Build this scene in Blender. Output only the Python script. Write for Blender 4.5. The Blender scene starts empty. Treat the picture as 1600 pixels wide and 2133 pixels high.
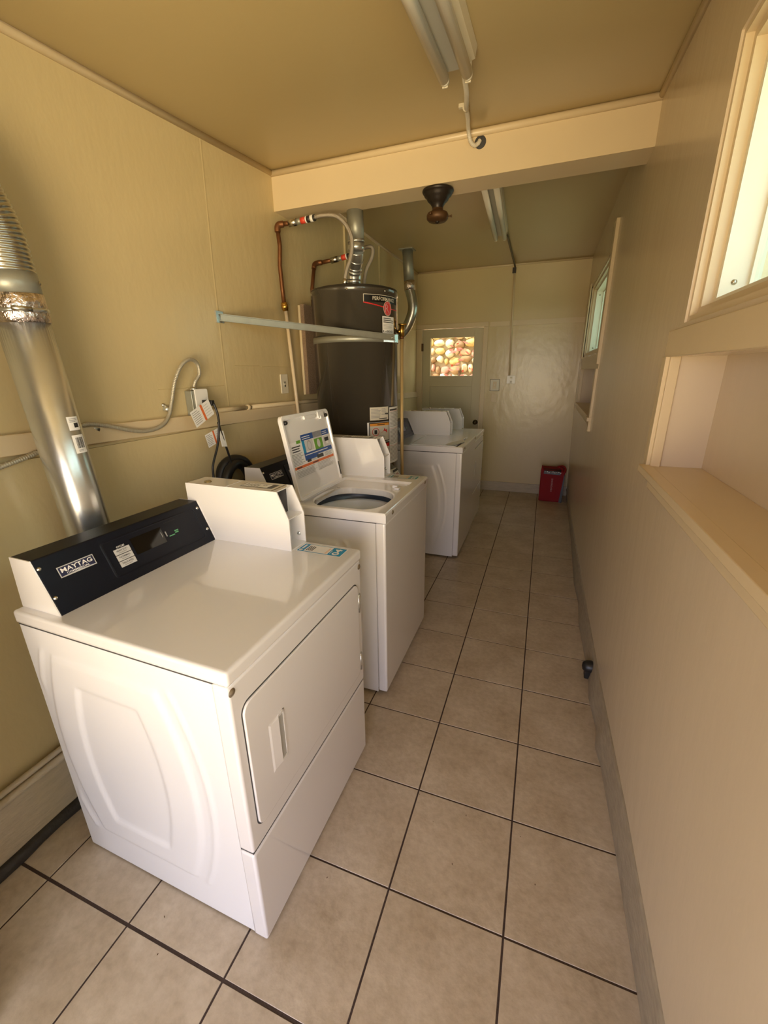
import bpy, bmesh, math, random
from mathutils import Vector, Matrix
random.seed(7)
SC = bpy.context.scene
COL = SC.collection
PI = math.pi
# ------------------------------------------------------------ camera
F_PX, YAW, PITCH, ROLL = 870.45, 0.3576, -0.3241, -0.0131
CAM = Vector((-0.0428, -0.4527, 1.4987))
fw = Vector((-math.sin(YAW)*math.cos(PITCH), math.cos(YAW)*math.cos(PITCH), math.sin(PITCH)))
r0 = Vector((math.cos(YAW), math.sin(YAW), 0)); u0 = r0.cross(fw)
rt = math.cos(ROLL)*r0 + math.sin(ROLL)*u0; up = -math.sin(ROLL)*r0 + math.cos(ROLL)*u0
cd = bpy.data.cameras.new('camera'); cam = bpy.data.objects.new('camera', cd); COL.objects.link(cam)
cam.matrix_world = Matrix(((rt.x, up.x, -fw.x, CAM.x), (rt.y, up.y, -fw.y, CAM.y), (rt.z, up.z, -fw.z, CAM.z), (0, 0, 0, 1)))
cd.sensor_fit = 'HORIZONTAL'; cd.sensor_width = 36.0; cd.lens = F_PX/1600*36.0
cd.clip_start = 0.02; cd.clip_end = 200
SC.camera = cam
# ------------------------------------------------------------ world: cool sky above, warm sunlit ground below
w = bpy.data.worlds.new('world'); SC.world = w; w.use_nodes = True
nt = w.node_tree; nt.nodes.clear()
wo = nt.nodes.new('ShaderNodeOutputWorld'); bg = nt.nodes.new('ShaderNodeBackground')
tc = nt.nodes.new('ShaderNodeTexCoord'); sp = nt.nodes.new('ShaderNodeSeparateXYZ'); cr = nt.nodes.new('ShaderNodeValToRGB')
mr = nt.nodes.new('ShaderNodeMapRange'); mr.inputs[1].default_value = -1; mr.inputs[2].default_value = 1
nt.links.new(tc.outputs['Generated'], sp.inputs[0]); nt.links.new(sp.outputs[2], mr.inputs[0])
nt.links.new(mr.outputs[0], cr.inputs[0]); nt.links.new(cr.outputs[0], bg.inputs[0]); nt.links.new(bg.outputs[0], wo.inputs[0])
e = cr.color_ramp.elements
e[0].position = 0.0; e[0].color = (0.40, 0.31, 0.20, 1)
e[1].position = 1.0; e[1].color = (0.70, 0.78, 1.0, 1)
for p_, c_ in ((0.47, (0.50, 0.40, 0.26, 1)), (0.51, (0.86, 0.83, 0.95, 1)), (0.62, (0.78, 0.79, 1.0, 1))):
    k_ = e.new(p_); k_.color = c_
bg.inputs[1].default_value = 5.9
# ------------------------------------------------------------ lights
def area(name, loc, target, sx, sy, power, color, portal=False):
    l = bpy.data.lights.new(name, 'AREA'); l.shape = 'RECTANGLE'; l.size = sx; l.size_y = sy
    l.energy = power; l.color = color
    o = bpy.data.objects.new(name, l); COL.objects.link(o); o.location = loc
    o.rotation_euler = (Vector(target)-Vector(loc)).to_track_quat('-Z', 'Y').to_euler()
    if portal: l.cycles.is_portal = True
    return o
area('daylight_portal_entry', (-0.375, -1.02, 1.1), (-0.375, 0, 1.1), 1.25, 2.2, 1, (1, 1, 1), True)
area('daylight_portal_window', (0.55, 0.2, 1.93), (-1, 0.2, 1.93), 1.7, 0.6, 1, (1, 1, 1), True)
area('daylight_portal_far_window', (0.55, 3.8, 1.93), (-1, 3.8, 1.93), 1.7, 0.6, 1, (1, 1, 1), True)
area('daylight_portal_door', (-1.17, 5.2, 1.66), (-1.17, 0, 1.66), 0.56, 0.46, 1, (1, 1, 1), True)
area('sunlit_yard_bounce', (-0.1, -1.9, 1.1), (-1.1, 1.0, 2.6), 1.4, 1.2, 30, (1.0, 0.77, 0.44)).data.spread = 1.35
sun = bpy.data.lights.new('sun', 'SUN'); sun.energy = 7; sun.angle = 0.01; sun.color = (1, 0.97, 0.92)
so = bpy.data.objects.new('sun', sun); COL.objects.link(so)
so.rotation_euler = Vector((0.62, 0.52, -0.9)).to_track_quat('-Z', 'Y').to_euler()
SC.view_settings.view_transform = 'Standard'; SC.view_settings.look = 'None'
SC.view_settings.exposure = 0.0; SC.view_settings.gamma = 1.0; SC.view_settings.use_curve_mapping = False
try:
    SC.cycles.max_bounces = 12; SC.cycles.diffuse_bounces = 8; SC.cycles.glossy_bounces = 5
    SC.cycles.sample_clamp_indirect = 8; SC.cycles.caustics_reflective = False; SC.cycles.caustics_refractive = False
except Exception: pass

# ------------------------------------------------------------ materials
MATS = {}
def mat(name, col, rough=0.5, metal=0.0, bump=0.0, bscale=40, var=0.0, vscale=6, spec=0.5, emit=None, stretch=(1, 1, 1), coat=0.0):
    if name in MATS: return MATS[name]
    m = bpy.data.materials.new(name); m.use_nodes = True; n = m.node_tree; b = n.nodes['Principled BSDF']
    b.inputs['Base Color'].default_value = (*col, 1); b.inputs['Roughness'].default_value = rough
    b.inputs['Metallic'].default_value = metal; b.inputs['Specular IOR Level'].default_value = spec
    b.inputs['Coat Weight'].default_value = coat; b.inputs['Coat Roughness'].default_value = 0.03
    if emit: b.inputs['Emission Color'].default_value = (*emit[0], 1); b.inputs['Emission Strength'].default_value = emit[1]
    t = n.nodes.new('ShaderNodeTexCoord'); mp = n.nodes.new('ShaderNodeMapping'); mp.inputs['Scale'].default_value = stretch
    n.links.new(t.outputs['Object'], mp.inputs[0])
    if var:
        q = n.nodes.new('ShaderNodeTexNoise'); q.inputs['Scale'].default_value = vscale; q.inputs['Detail'].default_value = 6
        n.links.new(mp.outputs[0], q.inputs[0])
        mx = n.nodes.new('ShaderNodeMix'); mx.data_type = 'RGBA'
        mx.inputs[6].default_value = (*[c*(1-var) for c in col], 1); mx.inputs[7].default_value = (*[min(1, c*(1+var)) for c in col], 1)
        n.links.new(q.outputs['Fac'], mx.inputs[0]); n.links.new(mx.outputs[2], b.inputs['Base Color'])
    if bump:
        q = n.nodes.new('ShaderNodeTexNoise'); q.inputs['Scale'].default_value = bscale; q.inputs['Detail'].default_value = 4
        n.links.new(mp.outputs[0], q.inputs[0])
        bp = n.nodes.new('ShaderNodeBump'); bp.inputs['Strength'].default_value = bump; bp.inputs['Distance'].default_value = 0.01
        n.links.new(q.outputs['Fac'], bp.inputs['Height']); n.links.new(bp.outputs[0], b.inputs['Normal'])
    MATS[name] = m
    return m
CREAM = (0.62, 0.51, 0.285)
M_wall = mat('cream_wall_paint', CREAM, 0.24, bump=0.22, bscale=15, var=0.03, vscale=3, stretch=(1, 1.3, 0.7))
M_rwall = mat('light_tinted_cream_right_wall', (0.65, 0.545, 0.39), 0.22, bump=0.14, bscale=12, var=0.05, vscale=2.5, stretch=(1, 1.4, 0.5))  # same cream, with the pinkish tint of the light on this wall mixed in
M_ceil = mat('shaded_cream_ceiling', (0.44, 0.345, 0.17), 0.30, bump=0.08, bscale=6, var=0.04, vscale=2)  # wall cream darkened, the ceiling's shade is put into the colour
M_trim = mat('cream_trim_paint', (0.66, 0.54, 0.345), 0.33, bump=0.10, bscale=14, var=0.03)
M_door = mat('cream_door_paint', (0.55, 0.49, 0.32), 0.35, bump=0.05, bscale=20, var=0.03)
M_base = mat('scuffed_base_paint', (0.50, 0.43, 0.31), 0.55, bump=0.3, bscale=40, var=0.22, vscale=14, stretch=(1, 1, 4))
M_cove = mat('scuffed_cove_vinyl', (0.34, 0.29, 0.21), 0.5, bump=0.3, bscale=30, var=0.35, vscale=18, stretch=(1, 1.2, 3))
M_black = mat('dark_cove_rubber', (0.03, 0.027, 0.024), 0.6, bump=0.5, bscale=50, var=0.5, vscale=25)
M_grout = mat('dark_brown_grout', (0.055, 0.035, 0.028), 0.85, bump=0.3, bscale=120, var=0.25)
M_white = mat('white_enamel', (0.80, 0.795, 0.80), 0.25, coat=1.0)
M_side = mat('white_textured_enamel', (0.78, 0.78, 0.78), 0.28, bump=0.03, bscale=500)
M_seam = mat('dark_seam', (0.05, 0.05, 0.05), 0.8)
M_navy = mat('black_console_face', (0.004, 0.005, 0.010), 0.36, bump=0.02, bscale=400, spec=0.22)
M_blk = mat('black_plastic', (0.012, 0.012, 0.013), 0.4)
M_chrome = mat('screw_metal', (0.6, 0.58, 0.52), 0.25, 1.0)
M_galv = mat('galvanised_steel', (0.68, 0.70, 0.69), 0.27, 0.88, bump=0.03, bscale=25, var=0.10, vscale=12)
M_galvd = mat('dull_galvanised_steel', (0.36, 0.37, 0.32), 0.45, 0.6, bump=0.05, bscale=40, var=0.15, vscale=20)
M_flex = mat('corrugated_foil', (0.55, 0.55, 0.50), 0.28, 1.0, bump=0.1, bscale=60)
M_foil = mat('wrinkled_foil_tape', (0.80, 0.72, 0.70), 0.18, 1.0, bump=0.9, bscale=55)
M_copper = mat('aged_copper', (0.19, 0.08, 0.032), 0.5, 0.7, bump=0.1, bscale=50, var=0.35, vscale=18)
M_brass = mat('brass', (0.70, 0.42, 0.10), 0.28, 1.0)
M_braid = mat('braided_steel_hose', (0.42, 0.38, 0.32), 0.38, 0.8, bump=0.5, bscale=400)
M_tank = mat('charcoal_tank_enamel', (0.050, 0.044, 0.034), 0.22, coat=0.8)
M_tankd = mat('charcoal_tank_cap', (0.035, 0.032, 0.027), 0.35)
M_red = mat('red_fabric', (0.26, 0.002, 0.006), 0.75, bump=0.15, bscale=300)
M_lamp = mat('dark_bronze', (0.022, 0.016, 0.012), 0.4, 0.4, var=0.4)
M_rust = mat('rusty_bronze', (0.09, 0.045, 0.018), 0.5, 0.5, var=0.5, vscale=30)
M_tube = mat('unlit_fluorescent_tube', (0.82, 0.78, 0.66), 0.22)
M_fix = mat('painted_fixture_metal', (0.62, 0.56, 0.42), 0.35)
M_fixg = mat('grey_fixture_metal', (0.38, 0.38, 0.34), 0.3)
M_paper = mat('white_paper', (0.82, 0.82, 0.80), 0.55)
M_labw = mat('cream_label', (0.66, 0.63, 0.52), 0.5)
M_vinyl = mat('white_window_vinyl', (0.80, 0.76, 0.62), 0.35, var=0.04)
M_tubi = mat('grey_wash_tub', (0.74, 0.76, 0.80), 0.25)
M_ring = mat('blue_grey_tub_ring', (0.045, 0.065, 0.10), 0.3)
M_plast = mat('cream_plastic_cover', (0.72, 0.68, 0.55), 0.35)
M_metbox = mat('metal_box_cover', (0.55, 0.54, 0.50), 0.4, 0.3)
M_board = mat('brown_textured_board', (0.30, 0.21, 0.14), 0.8, bump=1.0, bscale=160, var=0.25, vscale=90)
M_pipe = mat('painted_gas_pipe', (0.66, 0.55, 0.36), 0.35)
def cmat(name, col, rough=0.5): return mat('ink_'+name, col, rough)
INK = dict(w=(0.85, 0.85, 0.84), k=(0.02, 0.02, 0.02), g=(0.35, 0.35, 0.35), lg=(0.62, 0.62, 0.62), b=(0.01, 0.28, 0.55), nb=(0.02, 0.08, 0.32),
           o=(0.75, 0.17, 0.04), r=(0.60, 0.02, 0.02), gr=(0.14, 0.36, 0.03), s=(0.50, 0.50, 0.50), n=(0.01, 0.012, 0.05), c=(0.66, 0.63, 0.53),
           y=(0.75, 0.55, 0.1), p=(0.55, 0.33, 0.32), t=(0.08, 0.30, 0.36), bk=(0.001, 0.001, 0.001), gg=(0.10, 0.35, 0.16), dg=(0.10, 0.105, 0.12), am=(0.80, 0.33, 0.04))
def glass_mat(name, tint, fac, rough):
    m = bpy.data.materials.new(name); m.use_nodes = True; n = m.node_tree; n.nodes.clear()
    o = n.nodes.new('ShaderNodeOutputMaterial'); tr = n.nodes.new('ShaderNodeBsdfTransparent'); tr.inputs[0].default_value = (*tint, 1)
    gl = n.nodes.new('ShaderNodeBsdfGlossy'); gl.inputs['Roughness'].default_value = rough
    mx = n.nodes.new('ShaderNodeMixShader'); mx.inputs[0].default_value = fac
    n.links.new(tr.outputs[0], mx.inputs[1]); n.links.new(gl.outputs[0], mx.inputs[2]); n.links.new(mx.outputs[0], o.inputs[0])
    return m
M_glass = glass_mat('window_glass', (0.86, 0.95, 0.92), 0.08, 0.05)
M_glass2 = glass_mat('green_tinted_glass', (0.58, 0.70, 0.64), 0.08, 0.1)
def floor_mat():
    m = bpy.data.materials.new('beige_ceramic_tile'); m.use_nodes = True; n = m.node_tree; b = n.nodes['Principled BSDF']
    b.inputs['Roughness'].default_value = 0.36
    t = n.nodes.new('ShaderNodeTexCoord')
    a = n.nodes.new('ShaderNodeTexNoise'); a.inputs['Scale'].default_value = 5; a.inputs['Detail'].default_value = 10; a.inputs['Roughness'].default_value = 0.7
    a2 = n.nodes.new('ShaderNodeTexNoise'); a2.inputs['Scale'].default_value = 45; a2.inputs['Detail'].default_value = 6
    for q in (a, a2): n.links.new(t.outputs['Object'], q.inputs[0])
    r = n.nodes.new('ShaderNodeValToRGB'); r.color_ramp.elements[0].position = 0.35; r.color_ramp.elements[0].color = (0.43, 0.35, 0.25, 1)
    r.color_ramp.elements[1].position = 0.68; r.color_ramp.elements[1].color = (0.60, 0.52, 0.405, 1)
    n.links.new(a.outputs['Fac'], r.inputs[0])
    mx = n.nodes.new('ShaderNodeMix'); mx.data_type = 'RGBA'; mx.blend_type = 'MULTIPLY'; mx.inputs[0].default_value = 0.5
    r2 = n.nodes.new('ShaderNodeValToRGB'); r2.color_ramp.elements[0].position = 0.3; r2.color_ramp.elements[0].color = (0.72, 0.70, 0.66, 1)
    r2.color_ramp.elements[1].position = 0.6; n.links.new(a2.outputs['Fac'], r2.inputs[0])
    n.links.new(r.outputs[0], mx.inputs[6]); n.links.new(r2.outputs[0], mx.inputs[7]); n.links.new(mx.outputs[2], b.inputs['Base Color'])
    bp = n.nodes.new('ShaderNodeBump'); bp.inputs['Strength'].default_value = 0.12; bp.inputs['Distance'].default_value = 0.01
    n.links.new(a2.outputs['Fac'], bp.inputs['Height']); n.links.new(bp.outputs[0], b.inputs['Normal'])
    return m
M_tile = floor_mat()

# ------------------------------------------------------------ mesh helpers
class MB:
    """collects geometry, several materials allowed"""
    def __init__(s): s.v = []; s.f = []; s.mi = []; s.sm = []; s.mats = []
    def m(s, mt):
        if mt not in s.mats: s.mats.append(mt)
        return s.mats.index(mt)
    def add(s, vs, fs, mt, smooth=False):
        o = len(s.v); s.v += [tuple(v) for v in vs]; k = s.m(mt)
        for f in fs: s.f.append(tuple(i+o for i in f)); s.mi.append(k); s.sm.append(smooth)
        return s
    def box(s, x0, x1, y0, y1, z0, z1, mt):
        vs = [(x, y, z) for x in (x0, x1) for y in (y0, y1) for z in (z0, z1)]
        return s.add(vs, [(0, 1, 3, 2), (4, 6, 7, 5), (0, 4, 5, 1), (2, 3, 7, 6), (0, 2, 6, 4), (1, 5, 7, 3)], mt)
    def hexa(s, p, mt):  # 8 points: bottom 4 (ccw), top 4
        return s.add(p, [(0, 3, 2, 1), (4, 5, 6, 7), (0, 1, 5, 4), (1, 2, 6, 5), (2, 3, 7, 6), (3, 0, 4, 7)], mt)
    def prism(s, poly, a, b, mt, axis='y', smooth=False):
        def P(q, t):
            if axis == 'y': return (q[0], t, q[1])
            if axis == 'x': return (t, q[0], q[1])
            return (q[0], q[1], t)
        n = len(poly); vs = [P(q, a) for q in poly]+[P(q, b) for q in poly]
        fs = [tuple(range(n))[::-1], tuple(range(n, 2*n))]+[(i, (i+1) % n, n+(i+1) % n, n+i) for i in range(n)]
        return s.add(vs, fs, mt, smooth)
    def tube(s, pts, r, mt, seg=12, cap=True, rf=None):
        pts = [Vector(p) for p in pts]; n = len(pts); vs = []; fs = []
        t = (pts[1]-pts[0]).normalized(); nn = t.orthogonal().normalized()
        for i, p in enumerate(pts):
            t = ((pts[min(i+1, n-1)]-pts[max(i-1, 0)])).normalized()
            nn = (nn-t*nn.dot(t)).normalized(); bb = t.cross(nn)
            rr = rf(i) if rf else r
            vs += [p+rr*(math.cos(2*PI*k/seg)*nn+math.sin(2*PI*k/seg)*bb) for k in range(seg)]
        for i in range(n-1):
            fs += [(i*seg+k, i*seg+(k+1) % seg, (i+1)*seg+(k+1) % seg, (i+1)*seg+k) for k in range(seg)]
        s.add(vs, fs, mt, True)
        if cap:
            o = len(s.v)-len(vs); k = s.m(mt)
            s.f.append(tuple(range(o, o+seg))[::-1]); s.mi.append(k); s.sm.append(False)
            s.f.append(tuple(range(o+(n-1)*seg, o+n*seg))); s.mi.append(k); s.sm.append(False)
        return s
    def lathe(s, prof, c, mt, seg=48, axis='z', a0=0, a1=2*PI, smooth=True):
        full = abs(a1-a0-2*PI) < 1e-6; ns = seg if full else seg+1; vs = []; fs = []
        for r, z in prof:
            for k in range(ns):
                a = a0+(a1-a0)*k/seg; q = (r*math.cos(a), r*math.sin(a), z)
                if axis == 'x': q = (z, q[0], q[1])
                if axis == 'y': q = (q[0], z, q[1])
                vs.append((c[0]+q[0], c[1]+q[1], c[2]+q[2]))
        for i in range(len(prof)-1):
            for k in range(seg):
                k2 = (k+1) % ns
                fs.append((i*ns+k, i*ns+k2, (i+1)*ns+k2, (i+1)*ns+k))
        return s.add(vs, fs, mt, smooth)
    def build(s, name, parent=None, bevel=0.0, bseg=2):
        me = bpy.data.meshes.new(name); me.from_pydata(s.v, [], s.f)
        for m_ in s.mats: me.materials.append(m_)
        for p, k, sm in zip(me.polygons, s.mi, s.sm): p.material_index = k; p.use_smooth = sm
        bm = bmesh.new(); bm.from_mesh(me); bmesh.ops.recalc_face_normals(bm, faces=bm.faces)
        if bevel:
            bmesh.ops.remove_doubles(bm, verts=bm.verts, dist=1e-6)
            es = [x for x in bm.edges if len(x.link_faces) == 2 and x.calc_face_angle(0) > 0.6]
            r_ = bmesh.ops.bevel(bm, geom=es, offset=bevel, segments=bseg, profile=0.6, affect='EDGES', clamp_overlap=True)
            for f in r_['faces']: f.smooth = True
        bm.to_mesh(me); bm.free(); me.update()
        o = bpy.data.objects.new(name, me); COL.objects.link(o)
        if parent: o.parent = parent
        return o
def catmull(pts, n=10):
    P = [Vector(p) for p in pts]; P = [P[0]*2-P[1]]+P+[P[-1]*2-P[-2]]; out = []
    for i in range(1, len(P)-2):
        for k in range(n):
            t = k/n; a, b, c, d = P[i-1], P[i], P[i+1], P[i+2]
            out.append(0.5*((2*b)+(-a+c)*t+(2*a-5*b+4*c-d)*t*t+(-a+3*b-3*c+d)*t**3))
    out.append(P[-2]); return out
def resample(pts, step):
    P = catmull(pts, 12); out = [P[0]]; acc = 0.0
    for a, b in zip(P, P[1:]):
        seg = (b-a).length
        while acc+seg >= step:
            t = (step-acc)/seg; a = a+(b-a)*t; out.append(a.copy()); seg = (b-a).length; acc = 0.0
            if seg < 1e-9: break
        acc += seg
    return out
def tag(o, label=None, cat=None, group=None, kind=None):
    if label: o['label'] = label
    if cat: o['category'] = cat
    if group: o['group'] = group
    if kind: o['kind'] = kind
    return o
def empty(name, loc=(0, 0, 0), rz=0.0, label=None, cat=None, group=None, kind=None):
    o = bpy.data.objects.new(name, None); COL.objects.link(o); o.location = loc; o.rotation_euler = (0, 0, rz); o.empty_display_size = 0.1
    return tag(o, label, cat, group, kind)
_tc = {}
def text2d(s, size=1.0, bold=0.0):
    key = (s, bold)
    if key not in _tc:
        c = bpy.data.curves.new('t', 'FONT'); c.body = s; c.size = 1.0; c.offset = bold; c.resolution_u = 3
        c.align_x = 'CENTER'; c.align_y = 'CENTER'
        o = bpy.data.objects.new('t', c); COL.objects.link(o); dg = bpy.context.evaluated_depsgraph_get(); dg.update()
        me = bpy.data.meshes.new_from_object(o.evaluated_get(dg))
        V = [(v.co.x, v.co.y) for v in me.vertices]; Fc = [tuple(p.vertices) for p in me.polygons]
        bpy.data.objects.remove(o); bpy.data.curves.remove(c); bpy.data.meshes.remove(me)
        _tc[key] = (V, Fc)
    V, Fc = _tc[key]
    xs = [v[0] for v in V]; ys = [v[1] for v in V]
    return V, Fc, (min(xs), max(xs), min(ys), max(ys))
class Decal:
    """flat or curved printed sheet; fn(u,v,h) -> point, u,v in metres, h = height above the surface"""
    def __init__(s, fn, step=None): s.fn = fn; s.mb = MB(); s.h = 0.0004; s.step = step
    def rect(s, u0, v0, u1, v1, ink):
        mt = cmat(ink, INK[ink]) if isinstance(ink, str) else ink; n = 1 if not s.step else max(1, int(abs(u1-u0)/s.step))
        vs = []; 
        for i in range(n+1):
            u = u0+(u1-u0)*i/n; vs += [s.fn(u, v0, s.h), s.fn(u, v1, s.h)]
        s.mb.add(vs, [(2*i, 2*i+2, 2*i+3, 2*i+1) for i in range(n)], mt); return s
    def up(s, d=0.0003): s.h += d; return s
    def poly(s, pts, ink):
        mt = cmat(ink, INK[ink]); s.mb.add([s.fn(u, v, s.h) for u, v in pts], [tuple(range(len(pts)))], mt); return s
    def ring(s, cu, cv, r0, r1, ink, n=24, sy=1.0):
        mt = cmat(ink, INK[ink]); vs = []
        for i in range(n):
            a = 2*PI*i/n; vs += [s.fn(cu+r*math.cos(a), cv+r*sy*math.sin(a), s.h) for r in (r0, r1)]
        s.mb.add(vs, [(2*i, 2*i+1, (2*i+3) % (2*n), (2*i+2) % (2*n)) for i in range(n)], mt); return s
    def disc(s, cu, cv, r, ink, n=24, sy=1.0):
        return s.poly([(cu+r*math.cos(2*PI*i/n), cv+r*sy*math.sin(2*PI*i/n)) for i in range(n)], ink)
    def text(s, t, cu, cv, hgt, ink, rot=0.0, width=None, bold=0.0):
        V, Fc, (a, b, c, d) = text2d(t, 1, bold); k = hgt/(d-c); kx = k if not width else width/(b-a)
        mt = cmat(ink, INK[ink]); cr_, sr = math.cos(rot), math.sin(rot); vs = []
        for x, y in V:
            x = (x-(a+b)/2)*kx; y = (y-(c+d)/2)*k
            vs.append(s.fn(cu+x*cr_-y*sr, cv+x*sr+y*cr_, s.h))
        s.mb.add(vs, Fc, mt); return s
    def lines(s, u0, v0, u1, v1, n, ink='g', frac=0.45, seed=1):
        rr = random.Random(seed); dv = (v1-v0)/n
        for i in range(n):
            vv = v0+dv*i; s.rect(u0, vv+dv*(1-frac)/2, u0+(u1-u0)*rr.uniform(0.72, 1.0), vv+dv*(1+frac)/2, ink)
        return s
    def build(s, name, parent): 
        return s.mb.build(name, parent)
def plane_fn(o, u, v):
    o = Vector(o); u = Vector(u).normalized(); v = Vector(v).normalized(); n = u.cross(v)
    return lambda a, b, h: o+u*a+v*b+n*h

# ============================================================ SETTING
S = 0.3385
XL, XR, YB, YF = -1.62, 0.297, -0.95, 5.03
def struct(o): o['kind'] = 'structure'; return o
# floor
fl = MB(); fl.box(-2.2, 0.6, YB-0.6, 5.25, -0.08, -0.0022, M_grout)
for i in range(-6, 2):
    for j in range(-5, 16):
        x0, x1, y0, y1 = i*S, (i+1)*S, j*S, (j+1)*S
        g = 0.0029; gy0 = 0.0042 if j == 0 else (0.0028 if j == 1 else g); gy1 = 0.0042 if j == -1 else (0.0028 if j == 0 else g)
        a, b, c, d = max(x0+g, -2.1), min(x1-g, 0.5), y0+gy0, min(y1-gy1, 5.12)
        if b-a < 0.02 or d-c < 0.01: continue
        bv = 0.0008; z = random.uniform(-0.0006, 0)
        vs = [(a, c, -0.004), (b, c, -0.004), (b, d, -0.004), (a, d, -0.004), (a, c, z-bv), (b, c, z-bv), (b, d, z-bv), (a, d, z-bv),
              (a+bv, c+bv, z), (b-bv, c+bv, z), (b-bv, d-bv, z), (a+bv, d-bv, z)]
        fs = [(8, 9, 10, 11)]+[(k, (k+1) % 4, 4+(k+1) % 4, 4+k) for k in range(4)]+[(4+k, 4+(k+1) % 4, 8+(k+1) % 4, 8+k) for k in range(4)]
        fl.add(vs, fs, M_tile)
struct(fl.build('floor'))
# ceiling (near part slopes slightly), far part, in one structure each
def zc(x, y): return 2.583+0.086*(y-2.01)
c = MB(); xa, xb = XL-0.3, 0.75  # slab runs on past the back wall, an unseen overhang added to block sun
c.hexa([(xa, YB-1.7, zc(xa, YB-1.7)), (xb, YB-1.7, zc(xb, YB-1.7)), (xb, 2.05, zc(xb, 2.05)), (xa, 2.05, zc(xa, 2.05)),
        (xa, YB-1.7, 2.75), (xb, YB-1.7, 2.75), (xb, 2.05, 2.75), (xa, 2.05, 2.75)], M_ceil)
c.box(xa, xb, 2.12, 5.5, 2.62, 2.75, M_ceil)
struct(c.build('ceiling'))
b = MB(); b.hexa([(xa, 2.01, 2.385), (xb, 2.01, 2.40), (xb, 2.185, 2.40), (xa, 2.185, 2.385), (xa, 2.01, 2.74), (xb, 2.01, 2.74), (xb, 2.185, 2.74), (xa, 2.185, 2.74)], M_trim)
b.tube([(XL-0.05, 2.006, zc(XL, 2.0)-0.014), (XR+0.05, 2.006, zc(XR, 2.0)-0.014)], 0.015, M_trim, 12)
struct(b.build('trim_1'))
# left wall: upper boards flush, lower boards lean slightly
wl = MB()
wl.box(XL-0.3, XL, YB-0.2, 5.25, 1.24, 2.75, M_wall)
wl.hexa([(XL-0.3, YB-0.2, -0.08), (-1.545, YB-0.2, -0.08), (-1.545, 5.25, -0.08), (XL-0.3, 5.25, -0.08),
         (XL-0.3, YB-0.2, 1.24), (-1.610, YB-0.2, 1.24), (-1.610, 5.25, 1.24), (XL-0.3, 5.25, 1.24)], M_wall)
# panel joints
def rough_strip(mb, pts, wdt, hgt, mt):
    for p, q in zip(pts, pts[1:]):
        p = Vector(p); q = Vector(q); d = (q-p).normalized(); n = Vector((1, 0, 0)); s = d.cross(n)*wdt
        mb.hexa([p-s, p+s, q+s, q-s, p-s*0.3+n*hgt, p+s*0.3+n*hgt, q+s*0.3+n*hgt, q-s*0.3+n*hgt], mt)
rough_strip(wl, [(XL, 1.455, 2.56), (XL, 1.43, 2.0), (XL, 1.42, 1.5), (XL, 1.42, 1.31)], 0.007, 0.0009, M_wall)
rough_strip(wl, [(XL, 1.50, 1.538), (XL, 1.72, 1.54)], 0.003, 0.002, M_wall)
rough_strip(wl, [(XL, 1.74, 1.535), (XL, 2.03, 1.533)], 0.003, 0.002, M_wall)
rough_strip(wl, [(XL, 0.98, 1.435), (XL, 1.40, 1.44)], 0.002, 0.0015, M_wall)
rough_strip(wl, [(XL, 2.96, 2.60), (XL, 2.96, 1.3)], 0.012, 0.012, M_wall)
rough_strip(wl, [(XL, 3.72, 2.60), (XL, 3.72, 1.3)], 0.012, 0.010, M_wall)
rough_strip(wl, [(XL, 2.96, 1.98), (XL, 5.0, 1.98)], 0.008, 0.008, M_wall)
struct(wl.build('wall_left'))
rl = MB()
def railz(y): return 1.304-0.036*(y-0.3)
rl.hexa([(XL-0.01, YB, railz(YB)-0.065), (-1.595, YB, railz(YB)-0.065), (-1.595, YF, railz(1.95)-0.065), (XL-0.01, YF, railz(1.95)-0.065),
         (XL-0.01, YB, railz(YB)), (-1.598, YB, railz(YB)), (-1.598, YF, railz(1.95)), (XL-0.01, YF, railz(1.95))], M_trim)
struct(rl.build('trim_2', bevel=0.004))
cr_ = MB()
cr_.tube([(XL+0.004, YB, zc(XL, YB)-0.012), (XL+0.004, 2.0, zc(XL, 2.0)-0.012)], 0.014, M_trim, 12)
struct(cr_.build('trim_3'))
cr_ = MB()
cr_.tube([(XR-0.004, YB, zc(XR, YB)-0.012), (XR-0.004, 2.0, zc(XR, 2.0)-0.012)], 0.014, M_trim, 12)
struct(cr_.build('trim_4'))
cr_ = MB()
cr_.tube([(XL+0.004, 2.19, 2.612), (XL+0.004, YF, 2.612)], 0.011, M_trim, 10); cr_.tube([(XL, YF-0.004, 2.612), (XR, YF-0.004, 2.612)], 0.011, M_trim, 10)
cr_.tube([(XL, 2.192, 2.606), (XR, 2.192, 2.606)], 0.013, M_trim, 10)
struct(cr_.build('trim_5'))
bl = MB(); bl.hexa([(-1.57, YB, 0), (-1.502, YB, 0), (-1.502, YF, 0), (-1.57, YF, 0), (-1.58, YB, 0.215), (-1.512, YB, 0.215), (-1.512, YF, 0.215), (-1.58, YF, 0.215)], M_base)
bl.tube([(-1.515, YB, 0.222), (-1.515, YF, 0.222)], 0.013, M_base, 10)
bl.tube([(-1.530, YB, 0.243), (-1.530, YF, 0.243)], 0.010, M_base, 8)
bl.tube([(-1.502+0.004*math.sin(k*1.7), YB+0.06*k, 0.012) for k in range(100)], 0.024, M_black, 8)
struct(bl.build('baseboard_left'))

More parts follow.
